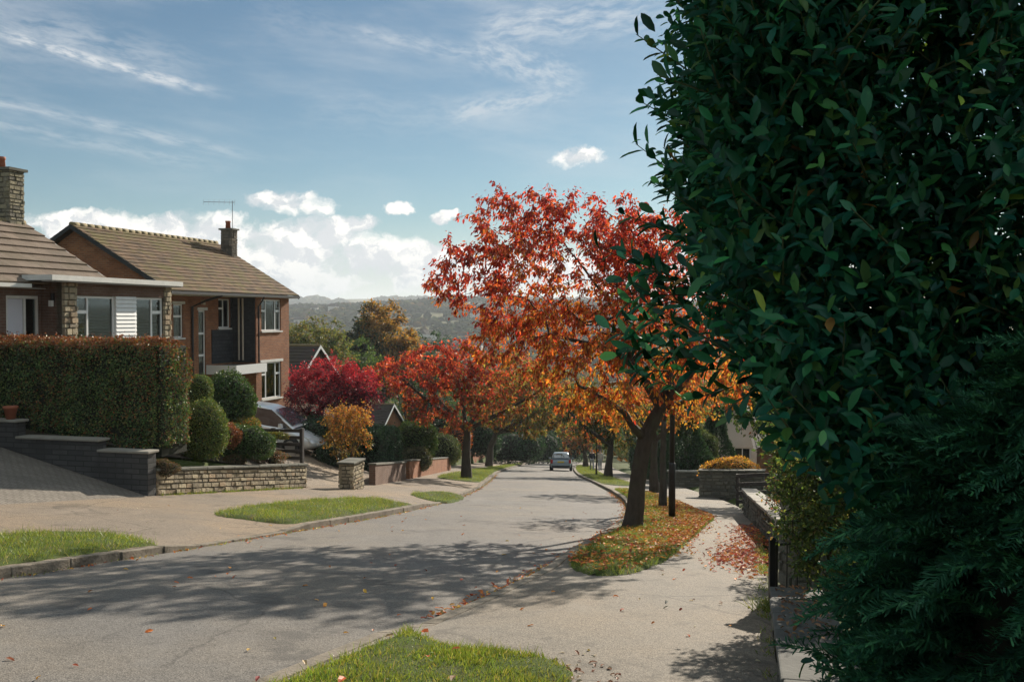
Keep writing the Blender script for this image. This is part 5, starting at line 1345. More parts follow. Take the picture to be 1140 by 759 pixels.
two_pt_wall('dark garden wall left of the golden shrub, next to the wooden gate', (10.4, 44.6), (7.2, 36.9), 1.0, 0.3, GREY, 618, 'coping_dark')
two_pt_wall('low dark stone wall behind the gate, beyond the black pole', (7.6, 48.0), (9.9, 47.6), 0.7, 0.3, GREY, 619, 'coping')

# ------------------------------------------------------------------ houses
def holed(mb, x0, x1, z0, z1, y0, y1, holes, axis='x'):
    xs_ = sorted({x0, x1, *[h[0] for h in holes], *[h[1] for h in holes]}); zs_ = sorted({z0, z1, *[h[2] for h in holes], *[h[3] for h in holes]})
    for i in range(len(xs_)-1):
        run = None
        for j in range(len(zs_)-1):
            cx, cz = (xs_[i]+xs_[i+1])/2, (zs_[j]+zs_[j+1])/2
            solid = x0 <= cx <= x1 and z0 <= cz <= z1 and not any(h[0] < cx < h[1] and h[2] < cz < h[3] for h in holes)
            if solid: run = (run[0], zs_[j+1]) if run else (zs_[j], zs_[j+1])
            if run and (not solid or j == len(zs_)-2):
                if axis == 'x': mb.box(xs_[i], xs_[i+1], y0, y1, *run)
                else: mb.box(y0, y1, xs_[i], xs_[i+1], *run)
                run = None
def window(root, x0, x1, z0, z1, y, mull=(), trans=None, blind=False, curtain=True, mat='white', sill=True, fw=0.06):
    """front face at y, looking to -y, set back in its opening"""
    yi = y + 0.06; mb = MB(); e = 0.002
    mb.box(x0+e, x0+fw, yi, yi+0.07, z0+e, z1-e); mb.box(x1-fw, x1-e, yi, yi+0.07, z0+e, z1-e)
    mb.box(x0+fw, x1-fw, yi, yi+0.07, z0+e, z0+fw); mb.box(x0+fw, x1-fw, yi, yi+0.07, z1-fw, z1-e)
    ed = [x0+fw] + list(mull) + [x1-fw]
    for m_ in mull: mb.box(m_-0.03, m_+0.03, yi+0.002, yi+0.068, z0+fw, z1-fw)
    if trans:
        for (i, zt) in trans:
            a = ed[i] + (0.03 if i > 0 else 0); b_ = ed[i+1] - (0.03 if i+1 < len(ed)-1 else 0)
            mb.box(a, b_, yi-0.008, yi+0.062, zt-0.045, zt+0.045)
    f = mb.build('window', M[mat], root)
    MB().box(x0+fw*0.6, x1-fw*0.6, yi+0.03, yi+0.038, z0+fw*0.6, z1-fw*0.6).build('pane', M['glass'], f)
    if sill: MB().box(x0-0.06, x1+0.06, y-0.07, yi-0.002, z0-0.07, z0-0.002).build('sill', M['white_old'], f)
    if curtain:
        w = (x1-x0)
        for (a, b_) in ((x0+0.05, x0+0.05+w*0.16), (x1-0.05-w*0.16, x1-0.05)):
            mb = MB(); n = 6
            for k in range(n):
                u0, u1 = a+(b_-a)*k/n, a+(b_-a)*(k+1)/n; yy = yi+0.22+0.025*(k % 2); yy2 = yi+0.22+0.025*((k+1) % 2)
                mb.add([(u0, yy, z0), (u1, yy2, z0), (u1, yy2, z1), (u0, yy, z1)], [(0, 1, 2, 3)])
            mb.build('curtain', M['curtain'], f)
    if blind:
        mb = MB(); zz = z0+0.08
        while zz < z0+(z1-z0)*blind: mb.box(x0+0.08, x1-0.08, yi+0.14, yi+0.165, zz, zz+0.022); zz += 0.085
        mb.build('blind', M['grey_fascia'], f)
    return f
def roof_slope(root, x0, x1, ya, za, yb, zb_, n, mat, lift=0.035, jag=0.0, name='roof'):
    d = np.array([0, yb-ya, zb_-za]); L = np.linalg.norm(d); d = d/L; nn = np.array([0, -d[2], d[1]]) if d[1] > 0 else np.array([0, d[2], -d[1]])
    mb = MB(); st = L/n; rr = np.random.default_rng(int(abs(x0*100))+n)
    for i in range(n):
        p0 = np.array([0, ya, za])+d*(i*st); p1 = p0 + d*(st+0.03)
        j = rr.normal(0, jag)
        a = p0+nn*(lift+0.012)+d*j; b_ = p1+nn*0.012; u0 = p0+d*j
        P = [(x0, *u0[1:]), (x1, *u0[1:]), (x1, *p1[1:]), (x0, *p1[1:]), (x0, *a[1:]), (x1, *a[1:]), (x1, *b_[1:]), (x0, *b_[1:])]
        if d[1] < 0: P = [P[k] for k in (1, 0, 3, 2, 5, 4, 7, 6)]
        mb.hexa(P)
    return mb.build(name, M[mat], root)
def stone_chimney(root, x0, x1, y0, y1, z0, z1, colors, seed, pot=0.4, mat='stone'):
    rr = np.random.default_rng(seed); mb = MB()
    T = lambda v: z1; B = lambda v: z0
    stones(mb, x0, x1, T, B, y0, y1-y0, colors, rr, (0.09, 0.16), (0.15, 0.35), face=-1)
    stones(mb, x0, x1, T, B, y1, y1-y0, colors, rr, (0.09, 0.16), (0.15, 0.35), face=1)
    stones(mb, y0, y1, T, B, x0, 0.3, colors, rr, (0.09, 0.16), (0.15, 0.35), face=-1, axis='y')
    stones(mb, y0, y1, T, B, x1, 0.3, colors, rr, (0.09, 0.16), (0.15, 0.35), face=1, axis='y')
    mb.col = (0.08, 0.075, 0.065); mb.box(x0+0.012, x1-0.012, y0+0.012, y1-0.012, z0, z1-0.01)
    c = mb.build('chimney', M['stone'], root, colored=True)
    MB().box(x0-0.08, x1+0.08, y0-0.08, y1+0.08, z1, z1+0.08).build('cap', M['coping_dark'], c)
    MB().lathe([(0.13, 0), (0.11, pot*0.75), (0.13, pot*0.78), (0.13, pot), (0.10, pot)], ((x0+x1)/2, (y0+y1)/2+0.05, z1+0.082), 16).build('chimney_pot', M['terracotta'], c, True)
    return c

# --- bungalow
def bungalow():
    h = thing('bungalow', 'brick and stone bungalow with a flat roofed window bay behind the beech hedge', 'house', (-10.7, 31.0, 0.0), RZW)
    mb = MB(); BR = M['brick_brown']
    holed(mb, -13, -4.785, -1.0, 2.42, 0.72, 0.95, [(-6.05, -4.86, 0.02, 2.15), (-11, -9, 0.8, 2.1)])
    mb.box(-2.12, -1.9, 3.0, 6.8, -1, 2.45); mb.box(-13, -2.0, 6.8, 7.0, -1, 2.45); mb.box(-13.2, -13.0, 0.72, 7.0, -1, 2.45)
    # bay: return wall, front below sill and lintel, far side
    mb.box(-4.78, -4.56, 0.10, 0.945, -1, 2.50)
    mb.box(-4.29, -0.33, 0.02, 0.24, -1.0, 0.74); mb.box(-4.29, -0.33, 0.02, 0.24, 2.17, 2.50)
    mb.box(-0.22, 0.0, 0.30, 3.0, -1.5, 2.50); mb.box(-2.1, -0.22, 2.8, 3.0, -1, 2.5)
    # gables
    for x in (-2.10, -13.0): mb.prism([(x, 0.75, 2.45), (x, 6.85, 2.45), (x, 3.74, 4.28)], (-0.2, 0, 0))
    mb.build('wall', BR, h)
    rr = np.random.default_rng(5)
    for (a, b_) in ((-4.80, -4.29), (-0.33, 0.02)):
        mb = MB(); stones(mb, a, b_, lambda v: 2.50, lambda v: -1.0, 0.0, 0.3, SAND, rr, (0.12, 0.2), (0.18, 0.36), 0.05)
        stones(mb, 0.0, 0.25, lambda v: 2.50, lambda v: -1.0, b_, 0.3, SAND, rr, (0.12, 0.2), (0.15, 0.3), 0.03, face=1, axis='y')
        mb.col = (0.1, 0.085, 0.06); mb.box(a+0.02, b_-0.012, 0.012, 0.25, -1, 2.497); mb.build('stone_pier', M['stone'], h, colored=True)
    window(h, -4.28, -2.63, 0.76, 2.16, 0.03, mull=(-3.76,), trans=[(0, 1.72)], blind=0.62, curtain=False)
    window(h, -1.68, -0.34, 0.76, 2.16, 0.03, mull=(-0.86,), trans=[(1, 1.72)], blind=0.5, curtain=False)
    mb = MB()
    z = 0.70
    while z < 2.14: mb.hexa([(-2.62, 0.005, z), (-1.69, 0.005, z), (-1.69, 0.15, z), (-2.62, 0.15, z), (-2.62, 0.03, z+0.112), (-1.69, 0.03, z+0.112), (-1.69, 0.15, z+0.112), (-2.62, 0.15, z+0.112)]); z += 0.115
    mb.build('cladding', M['clad'], h)
    # door with a glazed side panel
    mb = MB(); mb.box(-6.04, -5.96, 0.76, 0.86, 0.03, 2.14); mb.box(-4.95, -4.87, 0.76, 0.86, 0.03, 2.14); mb.box(-5.96, -4.95, 0.76, 0.86, 2.06, 2.14); mb.box(-5.40, -5.32, 0.76, 0.86, 0.03, 2.06); mb.box(-5.32, -4.95, 0.76, 0.86, 0.03, 0.22)
    d = mb.build('door_frame', M['white_old'], h)
    dr = MB().box(-5.955, -5.405, 0.79, 0.84, 0.03, 2.055).build('door', M['door_white'], h)
    MB().tube([(-5.46, 0.775, 0.95), (-5.46, 0.775, 1.15)], 0.012, 6).build('handle', M['metal'], dr)
    MB().box(-5.32, -4.95, 0.80, 0.81, 0.22, 2.06).build('pane', M['glass'], d)
    # lamp on the return wall
    l = MB().box(-4.87, -4.782, 0.30, 0.36, 1.98, 2.22).build('wall_lamp', M['black'], h)
    MB().box(-4.93, -4.85, 0.28, 0.38, 1.86, 2.02).build('lamp_shade', M['white_old'], l)
    # roofs
    roof_slope(h, -13.4, -1.97, 0.40, 2.44, 3.74, 4.42, 9, 'tile1', 0.05, 0.004)
    roof_slope(h, -13.4, -1.97, 7.08, 2.44, 3.74, 4.42, 9, 'tile1', 0.05)
    mb = MB()
    for k in range(26): mb.tube([(-13.4+k*0.44, 3.74, 4.40), (-13.4+k*0.44+0.43, 3.74, 4.41)], 0.11, 8)
    mb.build('ridge', M['ridge'], h, True)
    mb = MB()
    mb.prism([(-1.97, 0.38, 2.36), (-1.97, 3.74, 4.33), (-1.97, 3.74, 4.43), (-1.97, 0.38, 2.47)], (0.035, 0, 0))
    mb.build('verge_board', M['grey_fascia'], h)
    fr = MB().box(-5.6, 0.16, -0.30, 3.1, 2.525, 2.66).build('flat_roof', M['felt'], h)
    mb = MB(); mb.box(-5.62, 0.18, -0.33, -0.302, 2.535, 2.675); mb.box(-5.625, -5.602, -0.302, 0.6, 2.535, 2.675); mb.box(0.162, 0.185, -0.302, 3.1, 2.535, 2.675)
    mb.build('fascia', M['white_old'], fr)
    MB().box(-5.6, 0.16, -0.30, 0.015, 2.502, 2.522).build('soffit', M['grey_fascia'], fr)
    mb = MB(); mb.box(-13.4, -5.66, 0.26, 0.38, 2.34, 2.44); mb.build('gutter', M['white_old'], h)
    MB().box(-13.3, -5.0, 0.40, 0.715, 2.32, 2.34).build('eave_soffit', M['grey_fascia'], h)
    stone_chimney(h, -2.75, -2.15, 3.55, 4.55, 3.6, 5.92, [(0.24, 0.21, 0.14), (0.17, 0.15, 0.11), (0.30, 0.26, 0.17), (0.12, 0.11, 0.09)], 77, 0.36)
bungalow()

# --- two storey house
def brick_house():
    h = thing('brick_house', 'two storey red brick house with mossy tiled roof, porch and chimney aerial', 'house', (-13.3, 39.0, -3.0), RZW)
    W1 = (6.74, 8.6, 3.92, 5.38); W2 = (6.74, 8.6, 0.76, 2.45); W3 = (5.08, 6.05, 4.07, 5.38); W4 = (3.5, 4.06, 0.9, 4.85); W5 = (1.67, 2.37, 3.7, 5.1); DR = (4.75, 5.9, 0.05, 2.0)
    mb = MB()
    holed(mb, 6.25, 9.4, -1.2, 5.6, 0.0, 0.25, [W1, W2])
    holed(mb, -0.5, 6.245, -1.2, 5.6, 1.2, 1.45, [W3, W4, W5, DR])
    mb.box(6.25, 6.5, 0.252, 1.45, -1.2, 5.6)
    mb.box(9.15, 9.4, 0.252, 8.0, -1.2, 5.6); mb.box(-0.5, -0.25, 1.452, 8.0, -1.2, 5.6); mb.box(-0.5, 9.4, 8.0, 8.25, -1.2, 5.6)
    mb.prism([(-0.5, 0.05, 5.6), (-0.5, 8.2, 5.6), (-0.5, 4.15, 8.05)], (0.25, 0, 0)); mb.prism([(9.15, 0.05, 5.6), (9.15, 8.2, 5.6), (9.15, 4.15, 8.05)], (0.25, 0, 0))
    mb.box(-0.2, 9.1, 1.5, 7.9, 2.6, 2.8)      # first floor
    mb.build('wall', M['brick'], h)
    window(h, *W1, 0.0, mull=(7.22, 8.12), trans=[(0, 4.85), (2, 4.85)])
    window(h, *W2, 0.0, mull=(7.22, 8.12), trans=[(0, 1.9), (2, 1.9)])
    window(h, *W3, 1.2, mull=(5.55,), trans=[(0, 4.95)])
    window(h, *W4, 1.2, trans=[(0, 1.9), (0, 2.9), (0, 3.85)], curtain=False)
    window(h, *W5, 1.2, trans=[(0, 4.6)])
    for bx_ in ((3.40, 4.16, 1.16, 1.198, 4.86, 4.98), (1.57, 2.47, 1.16, 1.198, 5.11, 5.22), (6.6, 8.75, -0.03, -0.002, 2.46, 2.58)): MB().box(*bx_).build('lintel', M['white_old'], h)
    mb = MB(); mb.box(4.76, 4.84, 1.22, 1.32, 0.05, 1.99); mb.box(5.81, 5.89, 1.22, 1.32, 0.05, 1.99); mb.box(4.84, 5.81, 1.22, 1.32, 1.91, 1.99); d = mb.build('door_frame', M['white'], h)
    dr = MB().box(4.845, 5.805, 1.25, 1.30, 0.05, 1.905).build('door', M['white_old'], h)
    MB().box(5.0, 5.65, 1.24, 1.248, 1.0, 1.8).build('pane', M['glass'], dr); MB().lathe([(0.025, -0.05), (0.03, 0)], (5.7, 1.24, 1.0), 10, 'y').build('handle', M['metal'], dr)
    mb = MB(); mb.box(4.5, 6.2, 1.165, 1.198, 2.5, 4.0); mb.box(6.06, 6.2, 1.165, 1.198, 4.0, 5.44); mb.box(6.215, 6.248, 0.04, 1.19, 2.5, 5.44); mb.build('dark_panel', M['dark_coursed'], h)  # dark coursed panel over the return wall, beside and below the recess window
    p = MB().box(4.1, 6.24, -0.25, 1.195, 2.10, 2.42).build('porch_roof', M['felt'], h)
    mb = MB(); mb.box(4.07, 6.72, -0.285, -0.252, 2.06, 2.46); mb.box(4.065, 4.098, -0.252, 1.19, 2.06, 2.46); mb.build('porch_fascia', M['white'], p)
    MB().box(4.1, 6.24, -0.25, 1.19, 2.075, 2.097).build('porch_soffit', M['white_old'], p)
    MB().box(6.26, 6.72, -0.25, -0.005, 2.10, 2.42).build('canopy_end', M['felt'], p)
    MB().box(4.18, 4.28, -0.18, -0.08, -0.6, 2.07).build('porch_post', M['white'], p)
    # roof
    roof_slope(h, -0.79, 9.78, -0.32, 5.60, 4.15, 8.24, 17, 'tile2', 0.03, 0.006)
    roof_slope(h, -0.79, 9.78, 8.62, 5.60, 4.15, 8.24, 17, 'tile2', 0.03)
    mb = MB()
    for k in range(24): mb.tube([(-0.79+k*0.44, 4.15, 8.25+0.006*math.sin(k*2.1)), (-0.79+k*0.44+0.43, 4.15, 8.26)], 0.10, 8)
    mb.build('ridge', M['ridge'], h, True)
    for x in (-0.83, 9.785):
        for (ya, yb) in ((-0.34, 4.149), (8.64, 4.151)):
            mb = MB(); mb.prism([(x, ya, 5.42), (x, yb, 8.07), (x, yb, 8.25), (x, ya, 5.62)], (0.035, 0, 0)); mb.build('bargeboard', M['black'], h)
    MB().box(-0.75, 9.74, -0.26, 0.6, 5.46, 5.50).build('soffit', M['white_old'], h)
    MB().box(-0.7, 6.2, 0.6, 1.19, 5.461, 5.498).build('soffit', M['white_old'], h)
    MB().box(-0.79, 9.78, -0.40, -0.27, 5.47, 5.585).build('gutter', M['black'], h)
    MB().tube([(6.40, -0.34, 5.48), (6.40, -0.25, 5.3), (6.40, -0.06, 5.05), (6.40, -0.06, 2.5)], 0.038, 8).build('downpipe', M['black'], h)
    MB().tube([(2.95, -0.3, 5.48), (2.95, 0.5, 5.25), (2.95, 1.13, 5.0), (2.95, 1.13, -0.8)], 0.05, 8).build('downpipe', M['black'], h)
    for y in (0.62, 0.82): MB().tube([(6.16, y, 5.42), (6.16, y, 2.6)], 0.045, 8).build('waste_pipe', M['pipe_cream'], h)
    MB().box(3.7, 3.9, 1.10, 1.198, 5.1, 5.3).build('alarm_box', M['pipe_cream'], h)
    c = stone_chimney(h, 9.0, 9.5, 2.85, 3.45, 6.6, 8.82, [(0.14, 0.115, 0.09), (0.10, 0.085, 0.07), (0.19, 0.15, 0.11)], 78, 0.38)
    mb = MB(); mb.tube([(9.48, 3.1, 8.3), (9.5, 3.1, 10.3)], 0.016, 6); mb.tube([(9.55, 3.0, 10.22), (9.25, 4.55, 10.26)], 0.012, 5)
    for k in range(7):
        s = k/6; x = 9.55-0.3*s; y = 3.0+1.55*s; mb.tube([(x-0.02, y, 10.22+0.04*s-0.14), (x+0.02, y, 10.22+0.04*s+0.14)], 0.006, 4)
    mb.build('aerial', M['metal'], c)
brick_house()

def gable_house(name, label, xy, z0, rz, w, d, eave, ridge, wall, tile, barge, wins=(), door=None, n=14, over=0.3):
    """gable end at local y=0 looking to -y, ridge along +y"""
    h = thing(name, label, 'house', (xy[0], xy[1], z0), rz); mb = MB()
    holed(mb, 0, w, -1.5, eave, 0, 0.25, list(wins)+([door] if door else []))
    mb.box(0, 0.25, 0.252, d, -1.5, eave); mb.box(w-0.25, w, 0.252, d, -1.5, eave); mb.box(0.25, w-0.25, d-0.25, d, -1.5, eave)
    for y in (0.0, d-0.25): mb.prism([(0.02, y, eave), (w/2, y, ridge-0.12), (w-0.02, y, eave)], (0, 0.25, 0))
    mb.build('wall', M[wall], h)
    for wdw in wins: window(h, *wdw, 0.0, mull=((wdw[0]+wdw[1])/2,), curtain=True)
    if door: MB().box(door[0]+0.01, door[1]-0.01, 0.06, 0.12, door[2], door[3]-0.01).build('door', M['white_old'], h)
    sl = (ridge-eave)/(w/2)
    g = Matrix.Rotation(math.pi/2, 4, 'Z')
    for side in (0, 1):
        # slope built along y then turned
        mb = MB(); xa = -over if side == 0 else w+over; za = eave-over*sl
        L = math.hypot(w/2+over, ridge-za); st = L/n; dx, dz = ((w/2+over)/L*(1 if side == 0 else -1), (ridge-za)/L); nx, nz = (-dz if side == 0 else dz), abs(dx)
        for i in range(n):
            p0 = (xa+dx*i*st, za+dz*i*st); p1 = (p0[0]+dx*(st+0.03), p0[1]+dz*(st+0.03)); a = (p0[0]+nx*0.05, p0[1]+nz*0.05); b_ = (p1[0]+nx*0.014, p1[1]+nz*0.014)
            poly = [(p0[0], -over, p0[1]), (p1[0], -over, p1[1]), (b_[0], -over, b_[1]), (a[0], -over, a[1])]
            if side == 1: poly = poly[::-1]
            mb.prism(poly, (0, d+2*over, 0))
        mb.build('roof', M[tile], h)
    MB().tube([(w/2, -over, ridge+0.02), (w/2, d+over, ridge+0.02)], 0.1, 8).build('ridge', M['ridge'], h)
    if barge:
        for (xa, xb) in ((-over, w/2), (w+over, w/2)):
            mb = MB(); za = eave-over*sl; P = [(xa, -over-0.03, za-0.14), (xb, -over-0.03, ridge-0.14), (xb, -over-0.03, ridge+0.05), (xa, -over-0.03, za+0.05)]
            if xa > xb: P = P[::-1]
            mb.prism(P, (0, 0.028, 0)); mb.build('bargeboard', M[barge], h)
    return h
ap = at(352, 385, 62); rz3 = RZW
w = 7.0; ox, oy = ap[0]-w/2*SN, ap[1]-w/2*CS
gable_house('gabled_house', 'dark roofed house with white bargeboards just right of the brick house', (ox, oy), ap[2]-6.2, rz3, w, 9.0, 3.7, 6.2, 'brick_brown', 'tile3', 'white', [(2.2, 4.8, 0.9, 2.2)])
ap = at(435, 450, 78); w = 6.0; ox, oy = ap[0]-w/2*SN, ap[1]-w/2*CS
gable_house('gabled_house', 'small house gable with white bargeboards peeping between the amber shrub and the red cherry', (ox, oy), ap[2]-4.9, rz3, w, 8.0, 2.7, 4.9, 'brick', 'tile3', 'white', [(1.8, 4.2, 0.9, 2.0)])
g0 = at(790, 520, 62); z0 = float(land(g0[0], g0[1]))
gable_house('rendered_house', 'pale rendered house with a steep gable behind the right pavement gardens', (g0[0], g0[1]), z0, R(-12), 3.6, 8.0, 2.3, 5.0, 'render_wall', 'tile3', None, [(1.5, 2.5, 0.9, 2.1)])
g0 = at(846, 520, 52); z0 = float(land(g0[0], g0[1]))
gable_house('outbuilding', 'low brown building with a white framed window right of the pale gable', (g0[0], g0[1]), z0, R(-12), 4.2, 5.0, 2.1, 3.4, 'brick', 'tile3', None, [(1.0, 1.9, 0.6, 1.9)])

# ------------------------------------------------------------------ cars
def car(name, label, loc, rz, pitch, paint, mpv=False, rear_plate='plate_y'):
    """front to +x; length about 4.1 m"""
    root = thing(name, label, 'car', loc, rz); root.rotation_euler = (0, pitch, rz); root.rotation_mode = 'XYZ'
    # lower body loft: stations x, half width, sill z, shoulder z
    ST = [(-2.02, 0.60, 0.42, 0.62), (-1.98, 0.74, 0.30, 0.88), (-1.75, 0.83, 0.22, 0.98), (-1.2, 0.86, 0.20, 0.98), (-0.3, 0.87, 0.20, 0.96), (0.6, 0.87, 0.20, 0.94), (1.15, 0.86, 0.20, 0.90), (1.65, 0.82, 0.21, 0.76), (1.92, 0.72, 0.26, 0.62), (2.03, 0.52, 0.34, 0.50)]
    def ring(x, hw, z0, z1):
        m_ = (z0+z1)/2
        return [(x, -hw*0.90, z0), (x, -hw, z0+0.10), (x, -hw*1.005, m_), (x, -hw*0.985, z1-0.07), (x, -hw*0.90, z1), (x, 0, z1+0.035), (x, hw*0.90, z1), (x, hw*0.985, z1-0.07), (x, hw*1.005, m_), (x, hw, z0+0.10), (x, hw*0.90, z0), (x, 0, z0-0.01)]
    mb = MB(); rings = [ring(*s) for s in ST]; n = 12
    vs = [p for rg in rings for p in rg]; fs = []
    for i in range(len(rings)-1):
        for k in range(n): k2 = (k+1) % n; fs.append((i*n+k, (i+1)*n+k, (i+1)*n+k2, i*n+k2))
    fs.append(tuple(range(n))); fs.append(tuple(range((len(rings)-1)*n+n-1, (len(rings)-1)*n-1, -1)))
    mb.add(vs, fs)
    body = mb.build('body', M[paint], root, True); ss = body.modifiers.new('sub', 'SUBSURF'); ss.levels = 2; ss.render_levels = 2
    # cabin: roof stations
    top = 1.52 if mpv else 1.46; fx = 1.25 if mpv else 0.95
    C = [(-1.88, 0.72, 0.95), (-1.62, 0.60, top-0.10), (-1.1, 0.585, top), (-0.2, 0.59, top+0.015), (0.25, 0.585, top-0.02), (fx, 0.72, 0.93)]
    mb = MB()
    def cring(x, hw, z): return [(x, -hw-0.01, z-0.05), (x, -hw, z), (x, -hw*0.82, z+0.035), (x, 0, z+0.055), (x, hw*0.82, z+0.035), (x, hw, z), (x, hw+0.01, z-0.05)]
    rg = [cring(*c) for c in C]; vs = [p for g_ in rg for p in g_]; fs = []
    for i in range(len(rg)-1):
        for k in range(6): fs.append((i*7+k, (i+1)*7+k, (i+1)*7+k+1, i*7+k+1))
    mb.add(vs, fs); rf = mb.build('roof', M[paint], root, True); rf.modifiers.new('sub', 'SUBSURF').render_levels = 2
    # glass cabin underneath
    mb = MB(); G = [(-1.86, 0.745, 0.90, 0.70, 0.97), (-1.62, 0.80, 0.90, 0.615, top-0.115), (-1.1, 0.81, 0.90, 0.60, top-0.03), (0.25, 0.80, 0.90, 0.60, top-0.04), (fx, 0.74, 0.86, 0.70, 0.92)]
    vs = []; fs = []
    for (x, a, z0, b_, z1) in G: vs += [(x, -a, z0), (x, -b_, z1), (x, b_, z1), (x, a, z0)]
    for i in range(len(G)-1):
        for k in (0, 2): fs.append((i*4+k, (i+1)*4+k, (i+1)*4+k+1, i*4+k+1))
    mb.add(vs, fs); mb.build('side_window', M['car_glass'], root)
    def pane(nm, a, b_, push):
        (xa, ha, za), (xb, hb, zb_) = a, b_
        dx, dz = xb-xa, zb_-za; l = math.hypot(dx, dz); nx, nz = -dz/l*push, dx/l*push
        if nz < 0: nx, nz = -nx, -nz
        V = []
        for s in (0.10, 0.90):
            x, hw, z = xa+dx*s, (ha+(hb-ha)*s)*0.9, za+dz*s
            V += [(x+nx, -hw, z+nz+0.03), (x+nx, 0, z+nz+0.055), (x+nx, hw, z+nz+0.03)]
        m2 = MB(); m2.add(V, [(0, 1, 4, 3), (1, 2, 5, 4)]); return m2.build(nm, M['screen_glass'], root)
    pane('windscreen', C[4], C[5], 0.035); pane('rear_window', C[0], C[1], 0.035)
    for x in (-1.28, 1.27):
        for s in (-1, 1):
            arch = MB().lathe([(0.36, -0.012), (0.36, 0.012)], (x, s*0.842, 0.315), 24, 'y').build('wheel_arch', M['black'], root)
            wb = MB().lathe([(0.20, -0.10), (0.29, -0.105), (0.315, -0.08), (0.315, 0.08), (0.29, 0.105), (0.20, 0.10)], (x, s*0.79, 0.315), 24, 'y').build('wheel', M['tyre'], root, True)
            mb = MB(); mb.lathe([(0.205, -0.015), (0.205, 0.015)], (x, s*0.885, 0.315), 20, 'y')
            mb.build('rim', M['rim'], wb)
    for s in (-1, 1):
        y = s*0.60
        MB().hexa([(1.72, y-0.13, 0.60), (1.93, y-0.11-0.02*s, 0.56), (1.93, y+0.11-0.02*s, 0.56), (1.72, y+0.13, 0.60), (1.66, y-0.13, 0.74), (1.86, y-0.11-0.02*s, 0.67), (1.86, y+0.11-0.02*s, 0.67), (1.66, y+0.13, 0.74)]).build('headlight', M['lamp_clear'], root)
        MB().box(-2.03, -1.86, s*0.72-0.09, s*0.72+0.09, 0.62, 0.90).build('tail_light', M['red_lamp'], root)
        mr = MB().hexa([(0.80, s*0.95-0.09, 0.95), (0.92, s*0.95-0.07, 0.96), (0.92, s*0.95+0.07, 0.96), (0.80, s*0.95+0.09, 0.95), (0.80, s*0.95-0.09, 1.08), (0.88, s*0.95-0.07, 1.07), (0.88, s*0.95+0.07, 1.07), (0.80, s*0.95+0.09, 1.08)]).build('wing_mirror', M[paint], root)
    MB().box(-2.045, -2.02, -0.26, 0.26, 0.66, 0.78).build('number_plate', M[rear_plate], root)
    MB().box(2.02, 2.05, -0.26, 0.26, 0.38, 0.49).build('number_plate', M['plate_w'], root)
    MB().box(-2.04, -1.95, -0.70, 0.70, 0.30, 0.42).build('bumper', M['black'], root)
    return root
# silver car on the brick house drive, nose to the road
cxy = (-9.0, 36.6)
c0 = (cxy[0]-1.28, cxy[1]+0.35); c1 = (cxy[0]+1.28, cxy[1]-0.35)
z_a, z_b = float(surf(*c0)), float(surf(*c1))
pit = math.atan2(z_a-z_b, math.hypot(c1[0]-c0[0], c1[1]-c0[1]))
car('parked_car', 'silver car parked nose down on the brick house driveway behind the slat fence', (cxy[0], cxy[1], (z_a+z_b)/2), math.atan2(-0.35, 1.28), pit, 'silver', True)
# dark hatchback at the far kerb
cy_ = 80.0; cx_ = float(Xc(cy_))+HW-1.05
hd = math.atan2(1.0, 0.07); z_a = float(roadz(cx_, cy_-1.28)); z_b = float(roadz(cx_+0.09, cy_+1.28))
car('parked_car', 'grey blue hatchback parked by the kerb far down the road', (cx_, cy_, (z_a+z_b)/2), hd, math.atan2(z_a-z_b, 2.56), 'slate_car')

# ------------------------------------------------------------------ two walkers
M['skin'] = plain('skin', (0.45, 0.28, 0.2), 0.6, var=0.08)
M['dark_coat'] = plain('dark_coat', (0.03, 0.033, 0.045), 0.85, var=0.2); M['pale_coat'] = plain('pale_coat', (0.42, 0.40, 0.36), 0.85, var=0.1)
M['grey_trousers'] = plain('grey_trousers', (0.30, 0.31, 0.33), 0.85, var=0.1); M['dark_trousers'] = plain('dark_trousers', (0.05, 0.05, 0.06), 0.85, var=0.1)
M['grey_hair'] = plain('grey_hair', (0.35, 0.34, 0.33), 0.8, var=0.2); M['brown_hair'] = plain('brown_hair', (0.10, 0.06, 0.04), 0.8, var=0.2)
def skinned(name, pts, edges, rad, mat, parent, rootv=0):
    me = bpy.data.meshes.new(name); me.from_pydata(pts, edges, []); o = bpy.data.objects.new(name, me); COL.objects.link(o); o.parent = parent
    me.materials.append(mat); o.modifiers.new('skin', 'SKIN')
    bpy.context.view_layer.objects.active = o
    sv = me.skin_vertices[0].data if me.skin_vertices else None
    if sv is None:
        return o
    for i, rr in enumerate(rad): sv[i].radius = rr if isinstance(rr, tuple) else (rr, rr)
    sv[rootv].use_root = True
    o.modifiers['skin'].use_smooth_shade = True
    s = o.modifiers.new('sub', 'SUBSURF'); s.levels = 1; s.render_levels = 2
    return o
